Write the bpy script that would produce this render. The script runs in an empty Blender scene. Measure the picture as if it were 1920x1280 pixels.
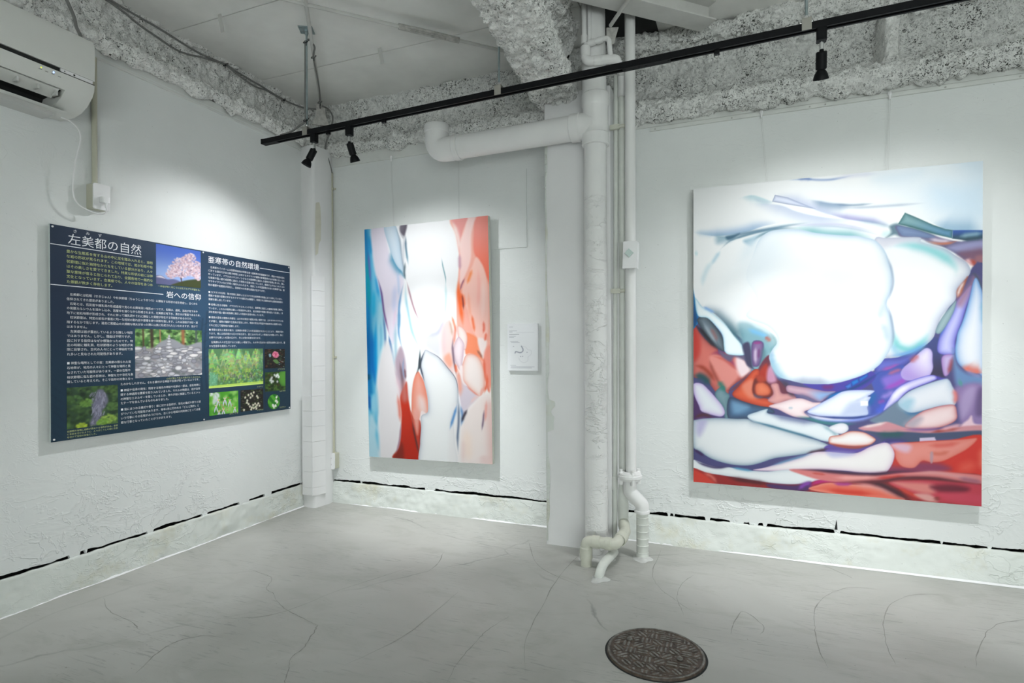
import bpy, math, random
import numpy as np
from mathutils import Vector, Matrix

random.seed(7)
scene = bpy.context.scene
COL = scene.collection

# ---------------------------------------------------------------- camera
cam_data = bpy.data.cameras.new('camera')
cam_data.sensor_width = 36.0
cam_data.lens = 36.0 * 1060.0 / 1920.0
cam_data.shift_y = 10.0 / 1920.0
cam_data.clip_start = 0.05
cam = bpy.data.objects.new('camera', cam_data)
COL.objects.link(cam)
YAW, ROLL = math.radians(21.7), math.radians(-0.3)
cam.matrix_world = (Matrix.Translation((0, 0, 1.09)) @ Matrix.Rotation(YAW, 4, 'Z')
                    @ Matrix.Rotation(math.radians(90), 4, 'X') @ Matrix.Rotation(ROLL, 4, 'Z'))
scene.camera = cam

# ---------------------------------------------------------------- world, exposure
world = bpy.data.worlds.new('daylight')
scene.world = world
world.use_nodes = True
bg = world.node_tree.nodes['Background']
bg.inputs['Color'].default_value = (0.93, 1.0, 0.98, 1)
bg.inputs['Strength'].default_value = 7.6
scene.view_settings.view_transform = 'Standard'
scene.view_settings.look = 'None'
scene.view_settings.gamma = 1.0
scene.view_settings.use_curve_mapping = False
scene.view_settings.exposure = 0.2
scene.cycles.use_denoising = True
scene.cycles.max_bounces = 5
scene.cycles.diffuse_bounces = 4
scene.cycles.adaptive_threshold = 0.1
scene.cycles.adaptive_min_samples = 16

# daylight portal in the added opening behind the camera (it only steers sampling of the sky)
for nm, loc, rot, sx, sy in (('daylight_portal', (1.6, -3.28, .625), (math.radians(90), 0, 0), 3.0, 1.25),):
    ld = bpy.data.lights.new(nm, 'AREA')
    ld.shape = 'RECTANGLE'
    ld.size, ld.size_y = sx, sy
    ld.cycles.is_portal = True
    lo = bpy.data.objects.new(nm, ld)
    lo.location = loc
    lo.rotation_euler = rot
    COL.objects.link(lo)

SPOT_W = 30          # each track spot, watts
LAMP_COL = (.965, .985, 1.0)


# ---------------------------------------------------------------- helpers
def tag(o, label=None, cat=None, group=None, kind=None):
    if label:
        o['label'] = label
    if cat:
        o['category'] = cat
    if group:
        o['group'] = group
    if kind:
        o['kind'] = kind
    return o


def empty(name, loc=(0, 0, 0), parent=None):
    o = bpy.data.objects.new(name, None)
    o.empty_display_size = 0.05
    o.location = loc
    COL.objects.link(o)
    if parent:
        o.parent = parent
    return o


def link(name, me, mat=None, parent=None):
    o = bpy.data.objects.new(name, me)
    COL.objects.link(o)
    if mat is not None:
        me.materials.clear()
        me.materials.append(mat)
    if parent is not None:
        o.parent = parent
        o.matrix_parent_inverse = Matrix.Translation(-Vector(parent.location)) if parent.parent is None else \
            Matrix.Translation(-Vector(parent.location))
    return o


class MB:
    """Collects boxes, tubes and lathes (all in world metres) into one mesh."""

    def __init__(self):
        self.v, self.f = [], []

    def add(self, v, f):
        n = len(self.v)
        self.v += [tuple(p) for p in v]
        self.f += [tuple(i + n for i in q) for q in f]
        return self

    def box(self, x0, x1, y0, y1, z0, z1, M=None):
        v = [(x0, y0, z0), (x1, y0, z0), (x1, y1, z0), (x0, y1, z0), (x0, y0, z1), (x1, y0, z1), (x1, y1, z1), (x0, y1, z1)]
        if M is not None:
            v = [M @ Vector(p) for p in v]
        return self.add(v, [(0, 3, 2, 1), (4, 5, 6, 7), (0, 1, 5, 4), (1, 2, 6, 5), (2, 3, 7, 6), (3, 0, 4, 7)])

    def bevbox(self, x0, x1, y0, y1, z0, z1, b, axis='z', n=3):
        """box whose four edges along the axis are rounded"""
        if axis == 'z':
            a0, a1, b0, b1, h0, h1 = x0, x1, y0, y1, z0, z1
            put = lambda a, bb, h: (a, bb, h)
        elif axis == 'y':
            a0, a1, b0, b1, h0, h1 = z0, z1, x0, x1, y0, y1
            put = lambda a, bb, h: (bb, h, a)
        else:
            a0, a1, b0, b1, h0, h1 = y0, y1, z0, z1, x0, x1
            put = lambda a, bb, h: (h, a, bb)
        ring = []
        for cx, cy, s in ((a1 - b, b1 - b, 0), (a0 + b, b1 - b, 90), (a0 + b, b0 + b, 180), (a1 - b, b0 + b, 270)):
            for k in range(n + 1):
                t = math.radians(s + 90 * k / n)
                ring.append((cx + b * math.cos(t), cy + b * math.sin(t)))
        m = len(ring)
        v = [put(a, c, h0) for a, c in ring] + [put(a, c, h1) for a, c in ring]
        f = [(i, (i + 1) % m, m + (i + 1) % m, m + i) for i in range(m)]
        f += [tuple(reversed(range(m))), tuple(range(m, 2 * m))]
        return self.add(v, f)

    def tube(self, pts, r, n=14, caps=True):
        pts = [Vector(p) for p in pts]
        rs = r if isinstance(r, (list, tuple)) else [r] * len(pts)
        t0 = (pts[1] - pts[0]).normalized()
        up = Vector((0, 0, 1)) if abs(t0.z) < .9 else Vector((1, 0, 0))
        u = t0.cross(up).normalized()
        V, F = [], []
        for i, p in enumerate(pts):
            a = pts[max(i - 1, 0)]
            c = pts[min(i + 1, len(pts) - 1)]
            t = (c - a)
            t = t.normalized() if t.length > 1e-9 else t0
            u = (u - t * u.dot(t)).normalized()
            w = t.cross(u)
            for k in range(n):
                q = 2 * math.pi * k / n
                V.append(p + (u * math.cos(q) + w * math.sin(q)) * rs[i])
        for i in range(len(pts) - 1):
            for k in range(n):
                F.append((i * n + k, i * n + (k + 1) % n, (i + 1) * n + (k + 1) % n, (i + 1) * n + k))
        if caps:
            F.append(tuple(reversed(range(n))))
            F.append(tuple((len(pts) - 1) * n + k for k in range(n)))
        return self.add(V, F)

    def cyl(self, p0, p1, r, n=20, caps=True):
        return self.tube([p0, p1], r, n, caps)

    def lathe(self, p, axis, prof, n=24):
        """prof: (distance along axis, radius) pairs from p"""
        ax = Vector(axis).normalized()
        p = Vector(p)
        u = ax.cross(Vector((0, 0, 1)) if abs(ax.z) < .9 else Vector((1, 0, 0))).normalized()
        w = ax.cross(u)
        V, F = [], []
        for d, r in prof:
            for k in range(n):
                q = 2 * math.pi * k / n
                V.append(p + ax * d + (u * math.cos(q) + w * math.sin(q)) * max(r, 1e-5))
        for i in range(len(prof) - 1):
            for k in range(n):
                F.append((i * n + k, i * n + (k + 1) % n, (i + 1) * n + (k + 1) % n, (i + 1) * n + k))
        return self.add(V, F)

    def prism(self, poly, axis, a0, a1):
        """poly in the plane across the axis: (x,z) for 'y', (y,z) for 'x', (x,y) for 'z'"""
        put = {'y': lambda p, a: (p[0], a, p[1]), 'x': lambda p, a: (a, p[0], p[1]), 'z': lambda p, a: (p[0], p[1], a)}[axis]
        n = len(poly)
        v = [put(p, a0) for p in poly] + [put(p, a1) for p in poly]
        f = [(i, (i + 1) % n, n + (i + 1) % n, n + i) for i in range(n)] + [tuple(reversed(range(n))), tuple(range(n, 2 * n))]
        return self.add(v, f)

    def build(self, name, mat=None, parent=None, smooth=35):
        me = bpy.data.meshes.new(name)
        me.from_pydata(self.v, [], self.f)
        me.validate()
        bm_fix(me)
        if smooth:
            me.shade_smooth()
            me.set_sharp_from_angle(angle=math.radians(smooth))
        return link(name, me, mat, parent)


def bm_fix(me):
    import bmesh
    bm = bmesh.new()
    bm.from_mesh(me)
    bmesh.ops.recalc_face_normals(bm, faces=bm.faces)
    bm.to_mesh(me)
    bm.free()


def curve_pts(pts, n=8):
    """Catmull-Rom through 3-D points"""
    P = [Vector(p) for p in pts]
    out = []
    for i in range(len(P) - 1):
        p1, p2 = P[i], P[i + 1]
        p0 = P[i - 1] if i else 2 * p1 - p2
        p3 = P[i + 2] if i + 2 < len(P) else 2 * p2 - p1
        for k in range(n):
            t = k / n
            out.append(0.5 * (2 * p1 + (p2 - p0) * t + (2 * p0 - 5 * p1 + 4 * p2 - p3) * t * t + (3 * p1 - p0 - 3 * p2 + p3) * t ** 3))
    out.append(P[-1])
    return out


def bend(pts, r, n=6):
    """polyline with rounded corners of radius r"""
    P = [Vector(p) for p in pts]
    out = [P[0]]
    for i in range(1, len(P) - 1):
        a, b, c = P[i - 1], P[i], P[i + 1]
        d0, d1 = (a - b).normalized(), (c - b).normalized()
        ang = d0.angle(d1)
        k = min(r / math.tan(ang / 2), (a - b).length * .49, (c - b).length * .49)
        s, e = b + d0 * k, b + d1 * k
        for j in range(n + 1):
            t = j / n
            out.append((1 - t) ** 2 * s + 2 * t * (1 - t) * b + t * t * e)
    out.append(P[-1])
    return out


# value noise on numpy arrays
def _hash(ix, iy, iz):
    h = (ix.astype(np.int64) * 374761393 + iy.astype(np.int64) * 668265263 + iz.astype(np.int64) * 2147483647) & 0xFFFFFFFF
    h = ((h ^ (h >> 13)) * 1274126177) & 0xFFFFFFFF
    h = ((h ^ (h >> 16)) * 2246822519) & 0xFFFFFFFF
    return ((h ^ (h >> 15)) & 0xFFFFFF) / float(0xFFFFFF)


def vnoise(P):
    i = np.floor(P).astype(np.int64)
    f = P - i
    f = f * f * f * (f * (f * 6 - 15) + 10)
    r = 0
    for dx in (0, 1):
        for dy in (0, 1):
            for dz in (0, 1):
                w = (f[..., 0] if dx else 1 - f[..., 0]) * (f[..., 1] if dy else 1 - f[..., 1]) * (f[..., 2] if dz else 1 - f[..., 2])
                r = r + w * _hash(i[..., 0] + dx, i[..., 1] + dy, i[..., 2] + dz)
    return r * 2 - 1


def fbm(P, scale, octaves=3, gain=.5):
    s, a = 0, 1.0
    for k in range(octaves):
        s = s + a * vnoise(P * scale * 2 ** k + 17.3 * k)
        a *= gain
    return s


def grid_mesh(name, P, mat, parent=None, closed=False, smooth=True):
    """P: array (rows, cols, 3)"""
    R, Cc = P.shape[:2]
    idx = np.arange(R * Cc).reshape(R, Cc)
    q = np.stack([idx[:-1, :-1], idx[:-1, 1:], idx[1:, 1:], idx[1:, :-1]], -1).reshape(-1, 4)
    me = bpy.data.meshes.new(name)
    me.from_pydata(P.reshape(-1, 3).tolist(), [], q.tolist())
    if smooth:
        me.shade_smooth()
    return link(name, me, mat, parent)


# ---------------------------------------------------------------- materials
def newmat(name):
    m = bpy.data.materials.new(name)
    m.use_nodes = True
    nt = m.node_tree
    return m, nt, nt.nodes['Principled BSDF']


class N:
    def __init__(self, nt):
        self.nt = nt
        self.co = nt.nodes.new('ShaderNodeTexCoord').outputs['Object']

    def node(self, t, **k):
        n = self.nt.nodes.new(t)
        for a, b in k.items():
            setattr(n, a, b)
        return n

    def map(self, scale=(1, 1, 1), rot=(0, 0, 0), co=None):
        n = self.node('ShaderNodeMapping')
        n.inputs['Scale'].default_value = scale
        n.inputs['Rotation'].default_value = rot
        self.nt.links.new(co or self.co, n.inputs['Vector'])
        return n.outputs[0]

    def noise(self, scale, detail=4, rough=.55, dist=0, co=None, typ='FBM'):
        n = self.node('ShaderNodeTexNoise', noise_type=typ)
        n.inputs['Scale'].default_value = scale
        n.inputs['Detail'].default_value = detail
        n.inputs['Roughness'].default_value = rough
        n.inputs['Distortion'].default_value = dist
        self.nt.links.new(co or self.co, n.inputs['Vector'])
        return n.outputs['Fac']

    def ramp(self, fac, stops):
        n = self.node('ShaderNodeValToRGB')
        e = n.color_ramp.elements
        while len(e) < len(stops):
            e.new(.5)
        for el, (p, c) in zip(e, stops):
            el.position = p
            el.color = (c, c, c, 1) if not isinstance(c, tuple) else (*c, 1)
        self.nt.links.new(fac, n.inputs[0])
        return n.outputs[0]

    def mix(self, fac, a, b, mode='MIX'):
        n = self.node('ShaderNodeMix', data_type='RGBA', blend_type=mode)
        for s, v in ((0, fac), (6, a), (7, b)):
            if hasattr(v, 'is_linked') or hasattr(v, 'links'):
                self.nt.links.new(v, n.inputs[s])
            elif s == 0:
                n.inputs[s].default_value = v
            else:
                n.inputs[s].default_value = (*v, 1)
        return n.outputs[2]

    def math(self, op, a, b=0.0, c=None):
        n = self.node('ShaderNodeMath', operation=op)
        for i, v in enumerate((a, b) if c is None else (a, b, c)):
            if hasattr(v, 'links'):
                self.nt.links.new(v, n.inputs[i])
            else:
                n.inputs[i].default_value = v
        return n.outputs[0]

    def bump(self, h, strength, dist, prev=None):
        n = self.node('ShaderNodeBump')
        n.inputs['Strength'].default_value = strength
        n.inputs['Distance'].default_value = dist
        self.nt.links.new(h, n.inputs['Height'])
        if prev is not None:
            self.nt.links.new(prev, n.inputs['Normal'])
        return n.outputs[0]


def plain(name, col, rough=.5, metal=0.0, noise_amt=.06, scale=18, bump=0.0, bscale=40, emit=None, estr=0):
    m, nt, b = newmat(name)
    n = N(nt)
    if noise_amt:
        f = n.noise(scale, 4)
        dark = tuple(c * (1 - noise_amt * 2) for c in col)
        nt.links.new(n.mix(n.ramp(f, [(.3, 0.0), (.7, 1.0)]), dark, col), b.inputs['Base Color'])
    else:
        b.inputs['Base Color'].default_value = (*col, 1)
    b.inputs['Roughness'].default_value = rough
    b.inputs['Metallic'].default_value = metal
    if bump:
        nt.links.new(n.bump(n.noise(bscale, 5), bump, .004), b.inputs['Normal'])
    if emit:
        b.inputs['Emission Color'].default_value = (*emit, 1)
        b.inputs['Emission Strength'].default_value = estr
    return m


def wall_mat(name, col, seed=0.0, lower=True, relief=.0055, stain=None):
    """painted skim plaster: trowel ridges, faint mottling, small pits"""
    m, nt, b = newmat(name)
    n = N(nt)
    big = n.noise(1.3 + seed, 4, .65)
    c = n.mix(n.ramp(big, [(.35, 0.0), (.66, 1.0)]), tuple(v * .94 for v in col), col)
    pits = n.noise(95, 1)
    c = n.mix(n.ramp(pits, [(.80, 0.0), (.815, .55)]), c, (.33, .34, .33))
    if stain:
        c = n.mix(n.ramp(n.noise(4.2, 4, .7), [(.54, 0.0), (.74, .75)]), c, stain)
    nt.links.new(c, b.inputs['Base Color'])
    b.inputs['Roughness'].default_value = .55
    b.inputs['Specular IOR Level'].default_value = .35
    # skim-coat flakes and trowel edges: terraces with crisp borders, strongest near the floor
    t1 = n.ramp(n.noise(2.6 + seed, 4, .66, .5, n.map((1.6, 1.6, 3.4), (.3, .5, .2))), [(.475, 0.0), (.500, 1.0), (.512, .45), (.62, .0)])
    t2 = n.ramp(n.noise(11.0, 3, .6, .4), [(.56, 0.0), (.585, 1.0), (.61, .3)])
    h = n.math('ADD', t1, n.math('MULTIPLY', t2, .7))
    h = n.math('MULTIPLY', h, n.ramp(n.noise(1.9 + seed, 2), [(.40, .05), (.60, 1.0)]))
    if lower:
        sep = n.node('ShaderNodeSeparateXYZ')
        nt.links.new(n.co, sep.inputs[0])
        h = n.math('MULTIPLY', h, n.ramp(sep.outputs[2], [(.2, 1.0), (.60, .16)]))
    h = n.math('ADD', h, n.math('MULTIPLY', n.noise(38, 2, .6), .10))
    nt.links.new(n.bump(h, .6, relief), b.inputs['Normal'])
    return m


def spray_mat(name, col, fleck=.60):
    """sprayed fibre fireproofing: pale crust with random dark flecks"""
    m, nt, b = newmat(name)
    n = N(nt)
    f1 = n.noise(92, 3, .6, 1.2)
    f2 = n.noise(24, 4, .68)
    c = n.mix(n.ramp(f2, [(.38, 0.0), (.58, 1.0)]), tuple(v * .85 for v in col), col)
    fl = n.ramp(f1, [(fleck - .02, 0.0), (fleck + .05, 1.0)])
    fl = n.math('MULTIPLY', fl, n.ramp(n.noise(6.5, 3, .65), [(.36, .15), (.60, 1.0)]))
    c = n.mix(fl, c, (.045, .048, .042))
    nt.links.new(c, b.inputs['Base Color'])
    b.inputs['Roughness'].default_value = .95
    b.inputs['Specular IOR Level'].default_value = .1
    nt.links.new(n.bump(n.math('ADD', f2, n.math('MULTIPLY', f1, .3)), .9, .018), b.inputs['Normal'])
    return m


def floor_mat():
    m, nt, b = newmat('trowelled_screed')
    n = N(nt)
    base = (.485, .486, .458)
    f = n.noise(1.2, 4, .6, .6)
    c = n.mix(n.ramp(f, [(.36, 0.0), (.66, 1.0)]), (.39, .392, .365), base)
    st = n.noise(3.5, 4, .65, .6, n.map((1, 2.2, 1), (0, 0, .6)))
    c = n.mix(n.ramp(st, [(.52, 0.0), (.70, .6)]), c, (.35, .355, .32))
    # drawn-out scratches in bands
    wv = n.noise(9, 3, .6, .7, n.map((1, 11, 1), (0, 0, -.35)))
    msk = n.ramp(n.noise(2.1, 2), [(.42, 0.0), (.58, 1.0)])
    sc = n.math('MULTIPLY', n.ramp(wv, [(.585, 0.0), (.64, 1.0)]), msk)
    c = n.mix(n.math('MULTIPLY', sc, .55), c, (.25, .255, .24))
    # hairline cracks
    v = n.node('ShaderNodeTexVoronoi', feature='DISTANCE_TO_EDGE')
    v.inputs['Scale'].default_value = .62
    wn = n.node('ShaderNodeTexNoise')
    wn.inputs['Scale'].default_value = 3.5
    wn.inputs['Detail'].default_value = 4
    nt.links.new(n.co, wn.inputs['Vector'])
    mx = n.node('ShaderNodeMix', data_type='RGBA')
    mx.inputs[0].default_value = .14
    nt.links.new(n.co, mx.inputs[6])
    nt.links.new(wn.outputs['Color'], mx.inputs[7])
    nt.links.new(mx.outputs[2], v.inputs['Vector'])
    cr = n.ramp(v.outputs['Distance'], [(.0, 1.0), (.0035, 0.0)])
    cr = n.math('MULTIPLY', cr, n.ramp(n.noise(1.7, 3), [(.44, 0.0), (.56, 1.0)]))
    c = n.mix(n.math('MULTIPLY', cr, .75), c, (.2, .2, .185))
    # trowel arcs
    w = n.node('ShaderNodeTexVoronoi', feature='SMOOTH_F1')
    w.inputs['Scale'].default_value = .85
    w.inputs['Smoothness'].default_value = .15
    nt.links.new(mx.outputs[2], w.inputs['Vector'])
    arc = n.math('ABSOLUTE', n.math('SUBTRACT', w.outputs['Distance'], .47))
    arc = n.ramp(arc, [(0.0, 1.0), (.008, 0.0)])
    arc = n.math('MULTIPLY', arc, n.ramp(n.noise(1.1, 2), [(.5, 0.0), (.6, 1.0)]))
    c = n.mix(n.math('MULTIPLY', arc, .45), c, (.3, .3, .28))
    sp = n.noise(75, 2)
    c = n.mix(n.ramp(sp, [(.735, 0.0), (.755, .7)]), c, (.2, .19, .16))
    nt.links.new(c, b.inputs['Base Color'])
    nt.links.new(n.ramp(f, [(.3, .52), (.7, .40)]), b.inputs['Roughness'])
    b.inputs['Specular IOR Level'].default_value = .4
    nt.links.new(n.bump(n.math('ADD', sc, st), .22, .004), b.inputs['Normal'])
    return m


def attr_mat(name, rough=.5, spec=.3, weave=0.0):
    """printed or painted surface: colours held by the mesh itself"""
    m, nt, b = newmat(name)
    a = nt.nodes.new('ShaderNodeVertexColor')
    a.layer_name = 'paint'
    nt.links.new(a.outputs['Color'], b.inputs['Base Color'])
    b.inputs['Roughness'].default_value = rough
    b.inputs['Specular IOR Level'].default_value = spec
    if weave:
        n = N(nt)
        nt.links.new(n.bump(n.noise(650, 2), weave, .001), b.inputs['Normal'])
    return m


M_WALL = wall_mat('white_plaster', (.79, .815, .808))
M_BASE = wall_mat('curb_plaster', (.70, .735, .70), .4, lower=False, relief=.0045, stain=(.60, .585, .45))
M_SPRAY = spray_mat('sprayed_fibre', (.94, .94, .92), .575)
M_SPRAYD = spray_mat('sprayed_fibre_dusty', (.90, .905, .885), .55)
M_FLOOR = floor_mat()
M_CEIL = plain('ceiling_paint', (.93, .93, .90), .8, noise_amt=.06, scale=3.5)
M_SMOOTH = plain('column_paint', (.82, .82, .825), .5, noise_amt=.02, scale=5, bump=.05, bscale=30)
M_PIPE = plain('pipe_paint', (.82, .82, .815), .42, noise_amt=.02, scale=9)
M_PIPEROUGH = wall_mat('pipe_brushed_paint', (.82, .82, .815), .8, lower=False, relief=.010)
M_PIPEGR = plain('pipe_green_white', (.74, .765, .72), .45, noise_amt=.05, scale=14)
M_CREAM = plain('cream_pipe', (.66, .665, .575), .45, noise_amt=.06, scale=20)
M_BEIGE = plain('beige_conduit', (.53, .525, .42), .38, noise_amt=.02)
M_TRIM = plain('trim_paint', (.76, .775, .75), .5, noise_amt=.04, scale=12)
M_STEELP = plain('painted_steel', (.66, .66, .635), .6, noise_amt=.07, scale=9, bump=.1)
M_STEELR = plain('speckled_steel', (.6, .59, .56), .6, noise_amt=.2, scale=45, bump=.15)
M_GALV = plain('galvanised', (.42, .50, .52), .35, .8, noise_amt=.12, scale=30)
M_CHROME = plain('chrome', (.75, .76, .77), .15, 1.0, noise_amt=0)
M_CLIP = plain('clip_steel', (.48, .47, .43), .35, .7, noise_amt=.05)
M_BLACK = plain('black_powder_coat', (.005, .0055, .007), .5, noise_amt=.0)
M_BLACK.node_tree.nodes['Principled BSDF'].inputs['Specular IOR Level'].default_value = .18
M_BLACKM = plain('black_matt', (.005, .005, .006), .7, noise_amt=0)
M_GREY = plain('grey_cable', (.20, .20, .195), .5, noise_amt=.05)
M_WHITEPL = plain('white_plastic', (.86, .86, .87), .3, noise_amt=0)
M_ACW = plain('air_conditioner_white', (.72, .73, .70), .38, noise_amt=.01)
M_ACG = plain('air_conditioner_grey', (.60, .605, .59), .4, noise_amt=.01)  # greyer plastic of the inner and lower parts
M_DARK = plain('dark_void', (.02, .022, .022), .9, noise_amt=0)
M_EDGE = plain('raw_canvas', (.66, .68, .60), .8, noise_amt=.04, scale=60)
M_BOARDEDGE = plain('foam_board', (.62, .68, .66), .6, noise_amt=0)
M_PAPER = plain('card_white', (.86, .87, .88), .6, noise_amt=0)
M_WHITEINK = plain('white_ink', (.86, .88, .92), .55, noise_amt=0)
M_YELINK = plain('yellow_green_ink', (.62, .70, .30), .55, noise_amt=0)
M_PALEYEL = plain('pale_yellow_ink', (.55, .62, .27), .55, noise_amt=0)
M_RUST = None
# ================================================================ STRUCTURE
XL, YB, YBR, ZC = -2.785, 3.277, 3.25, 2.85     # left wall, back wall (left / right of column), ceiling
XR, YF = 3.3, -3.2                              # far right wall and the unseen side behind the camera

# floor
fl = MB()
fl.box(XL - .2, XR + .1, YF, YB + .2, -.08, 0)
floor = tag(fl.build('floor', M_FLOOR, smooth=0), 'pale grey trowelled concrete floor with hairline cracks', kind='structure')
M_CRACK = plain('crack_grey', (.33, .33, .30), .9, noise_amt=.15, scale=25)  # darker grey of the crack and trowel lines
# hairline cracks and trowel ridges that can be followed across the screed
for ci, line in enumerate([
    [(-2.251, 2.112), (-2.060, 2.068), (-1.992, 1.973), (-1.918, 1.936), (-1.828, 1.876), (-1.735, 1.833), (-1.660, 1.812), (-1.553, 1.782), (-1.535, 1.776), (-1.505, 1.712), (-1.469, 1.624), (-1.459, 1.553), (-1.408, 1.486), (-1.358, 1.409)],
    [(-0.861, 2.120), (-0.898, 1.990), (-0.902, 1.903), (-0.902, 1.751), (-0.878, 1.611)],
    [(-1.458, 2.664), (-1.408, 2.516), (-1.401, 2.388)],
    [(-0.382, 3.108), (-0.383, 2.785), (-0.335, 2.621), (-0.262, 2.527), (-0.171, 2.420)],
    [(-0.194, 2.823), (-0.241, 2.688), (-0.244, 2.528), (-0.204, 2.388)],
    [(0.594, 2.942), (0.468, 2.923), (0.363, 2.801), (0.297, 2.641), (0.275, 2.483), (0.268, 2.316), (0.280, 2.166)],
    [(0.833, 2.981), (0.710, 2.934), (0.596, 2.792), (0.536, 2.630), (0.503, 2.434), (0.496, 2.274)],
    [(1.061, 2.832), (0.931, 2.736), (0.827, 2.559), (0.741, 2.345)],
    [(-0.029, 2.286), (-0.009, 2.424), (0.025, 2.501), (0.091, 2.394), (0.075, 2.322)],
    [(-0.775, 2.875), (-0.789, 2.542), (-0.768, 2.283), (-0.736, 1.968), (-0.664, 1.774)],
    [(-2.585, 1.640), (-2.432, 1.564), (-2.257, 1.534), (-2.152, 1.497)],
    [(-1.802, 1.577), (-1.888, 1.556), (-1.943, 1.489), (-1.930, 1.397), (-1.881, 1.296)],
    [(0.299, 3.285), (0.463, 3.088), (0.499, 3.035)],
    [(-1.926, 1.685), (-1.759, 1.799), (-1.663, 2.082), (-1.495, 2.445)],
    [(-1.261, 1.577), (-1.174, 1.840), (-1.156, 2.247)],
    [(-1.107, 3.012), (-0.923, 2.664), (-0.661, 2.496)],
]):
    pts = curve_pts([(x, y, 0) for x, y in line], 7)
    V, F = [], []
    for i, p in enumerate(pts):
        t = (pts[min(i + 1, len(pts) - 1)] - pts[max(i - 1, 0)]).normalized()
        q = Vector((-t.y, t.x, 0))
        j = float(vnoise(np.array([i * .9, ci * 3.7, .5]))) * .004
        w = (.0016 if ci not in (0, 1, 9) else .0012) * (.4 + .6 * abs(float(vnoise(np.array([i * .35, ci * 5.1, 2.0])))) * 2) * min(1, i / 4 + .2, (len(pts) - 1 - i) / 4 + .2)
        V += [p + q * (j + w) + Vector((0, 0, .0005)), p + q * (j - w) + Vector((0, 0, .0005))]
    F = [(2 * i, 2 * i + 1, 2 * i + 3, 2 * i + 2) for i in range(len(pts) - 1)]
    mb = MB()
    mb.add(V, F)
    mb.build('hairline_crack', M_CRACK, floor, smooth=0)



def jag(s, z0, amp, seed, bridges):
    """height of the torn lower edge of a wall board at distance s"""
    P = np.stack([s * 1.0, np.full_like(s, seed), np.zeros_like(s)], -1)
    z = z0 + amp * (fbm(P, 9, 5, .62) + .25 * np.abs(fbm(P + 3.3, 90, 2)))
    for a, b in bridges:
        z = np.where((s > a) & (s < b), z0 - .02, z)
    return z


def wall_board(name, fixed, s0, s1, top, z0, axis, seed, bridges, label, out):
    """plaster board standing just above the curb; axis: the direction it runs; out: sign of its face"""
    s = np.arange(s0, s1 + .004, .006)
    zb = jag(s, z0, .0050, seed, bridges)
    rows = [(fixed - out * .014, zb), (fixed - out * .002, zb - .0005), (fixed, zb + .001), (fixed, np.full_like(s, .22)),
            (fixed, np.full_like(s, .6)), (fixed, np.full_like(s, 1.4)), (fixed, np.full_like(s, top)), (fixed - out * .03, np.full_like(s, top))]
    P = np.zeros((len(rows), len(s), 3))
    for i, (a, z) in enumerate(rows):
        P[i, :, 0 if axis == 'y' else 1] = a
        P[i, :, 1 if axis == 'y' else 0] = s
        P[i, :, 2] = z
    if axis == 'y':
        P = P[:, ::-1]
    o = grid_mesh(name, P, M_WALL, smooth=False)
    return tag(o, label, kind='structure')


wl = wall_board('wall_left', XL, YF, 3.1, 2.47, .165, 'y', 1.3, [(1.62, 1.66), (1.685, 1.69), (1.98, 2.01), (2.3, 2.33), (2.55, 2.62), (2.75, 2.80)],
                'white skimmed plaster wall on the left', 1)
wb = wall_board('wall_back', YB, -2.72, -.97, 2.40, .155, 'x', 4.1, [(-2.45, -2.44), (-1.93, -1.90), (-1.9, -1.86)],
                'white plaster wall behind the tall painting', -1)
wr = wall_board('wall_back_right', YBR, -.66, XR, 2.36, .156, 'x', 8.7,
                [(-.36, -.348), (-.33, -.326), (-.165, -.14), (-.04, .03), (.06, .1), (.125, .14), (.455, .475), (.9, .905), (1.08, 1.09)],
                'white plaster wall behind the large painting', -1)
# near-black lining behind the boards, painting the shade inside the torn slot
bk = MB()
bk.box(XL - .30, XL - .09, YF, YB + .3, 0, 2.47)
bk.build('cavity_lining', M_DARK, wl, smooth=0)
bk = MB()
bk.box(XL - .1, -.9, YB + .08, YB + .3, 0, 2.40)
bk.build('cavity_lining', M_DARK, wb, smooth=0)
bk = MB()
bk.box(-.98, XR, YBR + .08, YBR + .3, 0, 2.36)
bk.build('cavity_lining', M_DARK, wr, smooth=0)

w2 = MB()
w2.box(XR, XR + .1, YF, YB + .3, 0, ZC)
tag(w2.build('wall_right', M_WALL, smooth=0), 'white wall at the right end of the room', kind='structure')
w3 = MB()
OP = (.1, 3.1, .0, 1.25)      # unseen opening behind the camera, added and kept low to light the ceiling
w3.box(XL - .2, OP[0], YF - .12, YF, 0, ZC)
w3.box(OP[1], XR + .1, YF - .12, YF, 0, ZC)
w3.box(OP[0], OP[1], YF - .12, YF, OP[3], ZC)
tag(w3.build('wall_front', M_WALL, smooth=0), 'white wall behind the camera with a wide low opening added to let light in', kind='structure')


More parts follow.
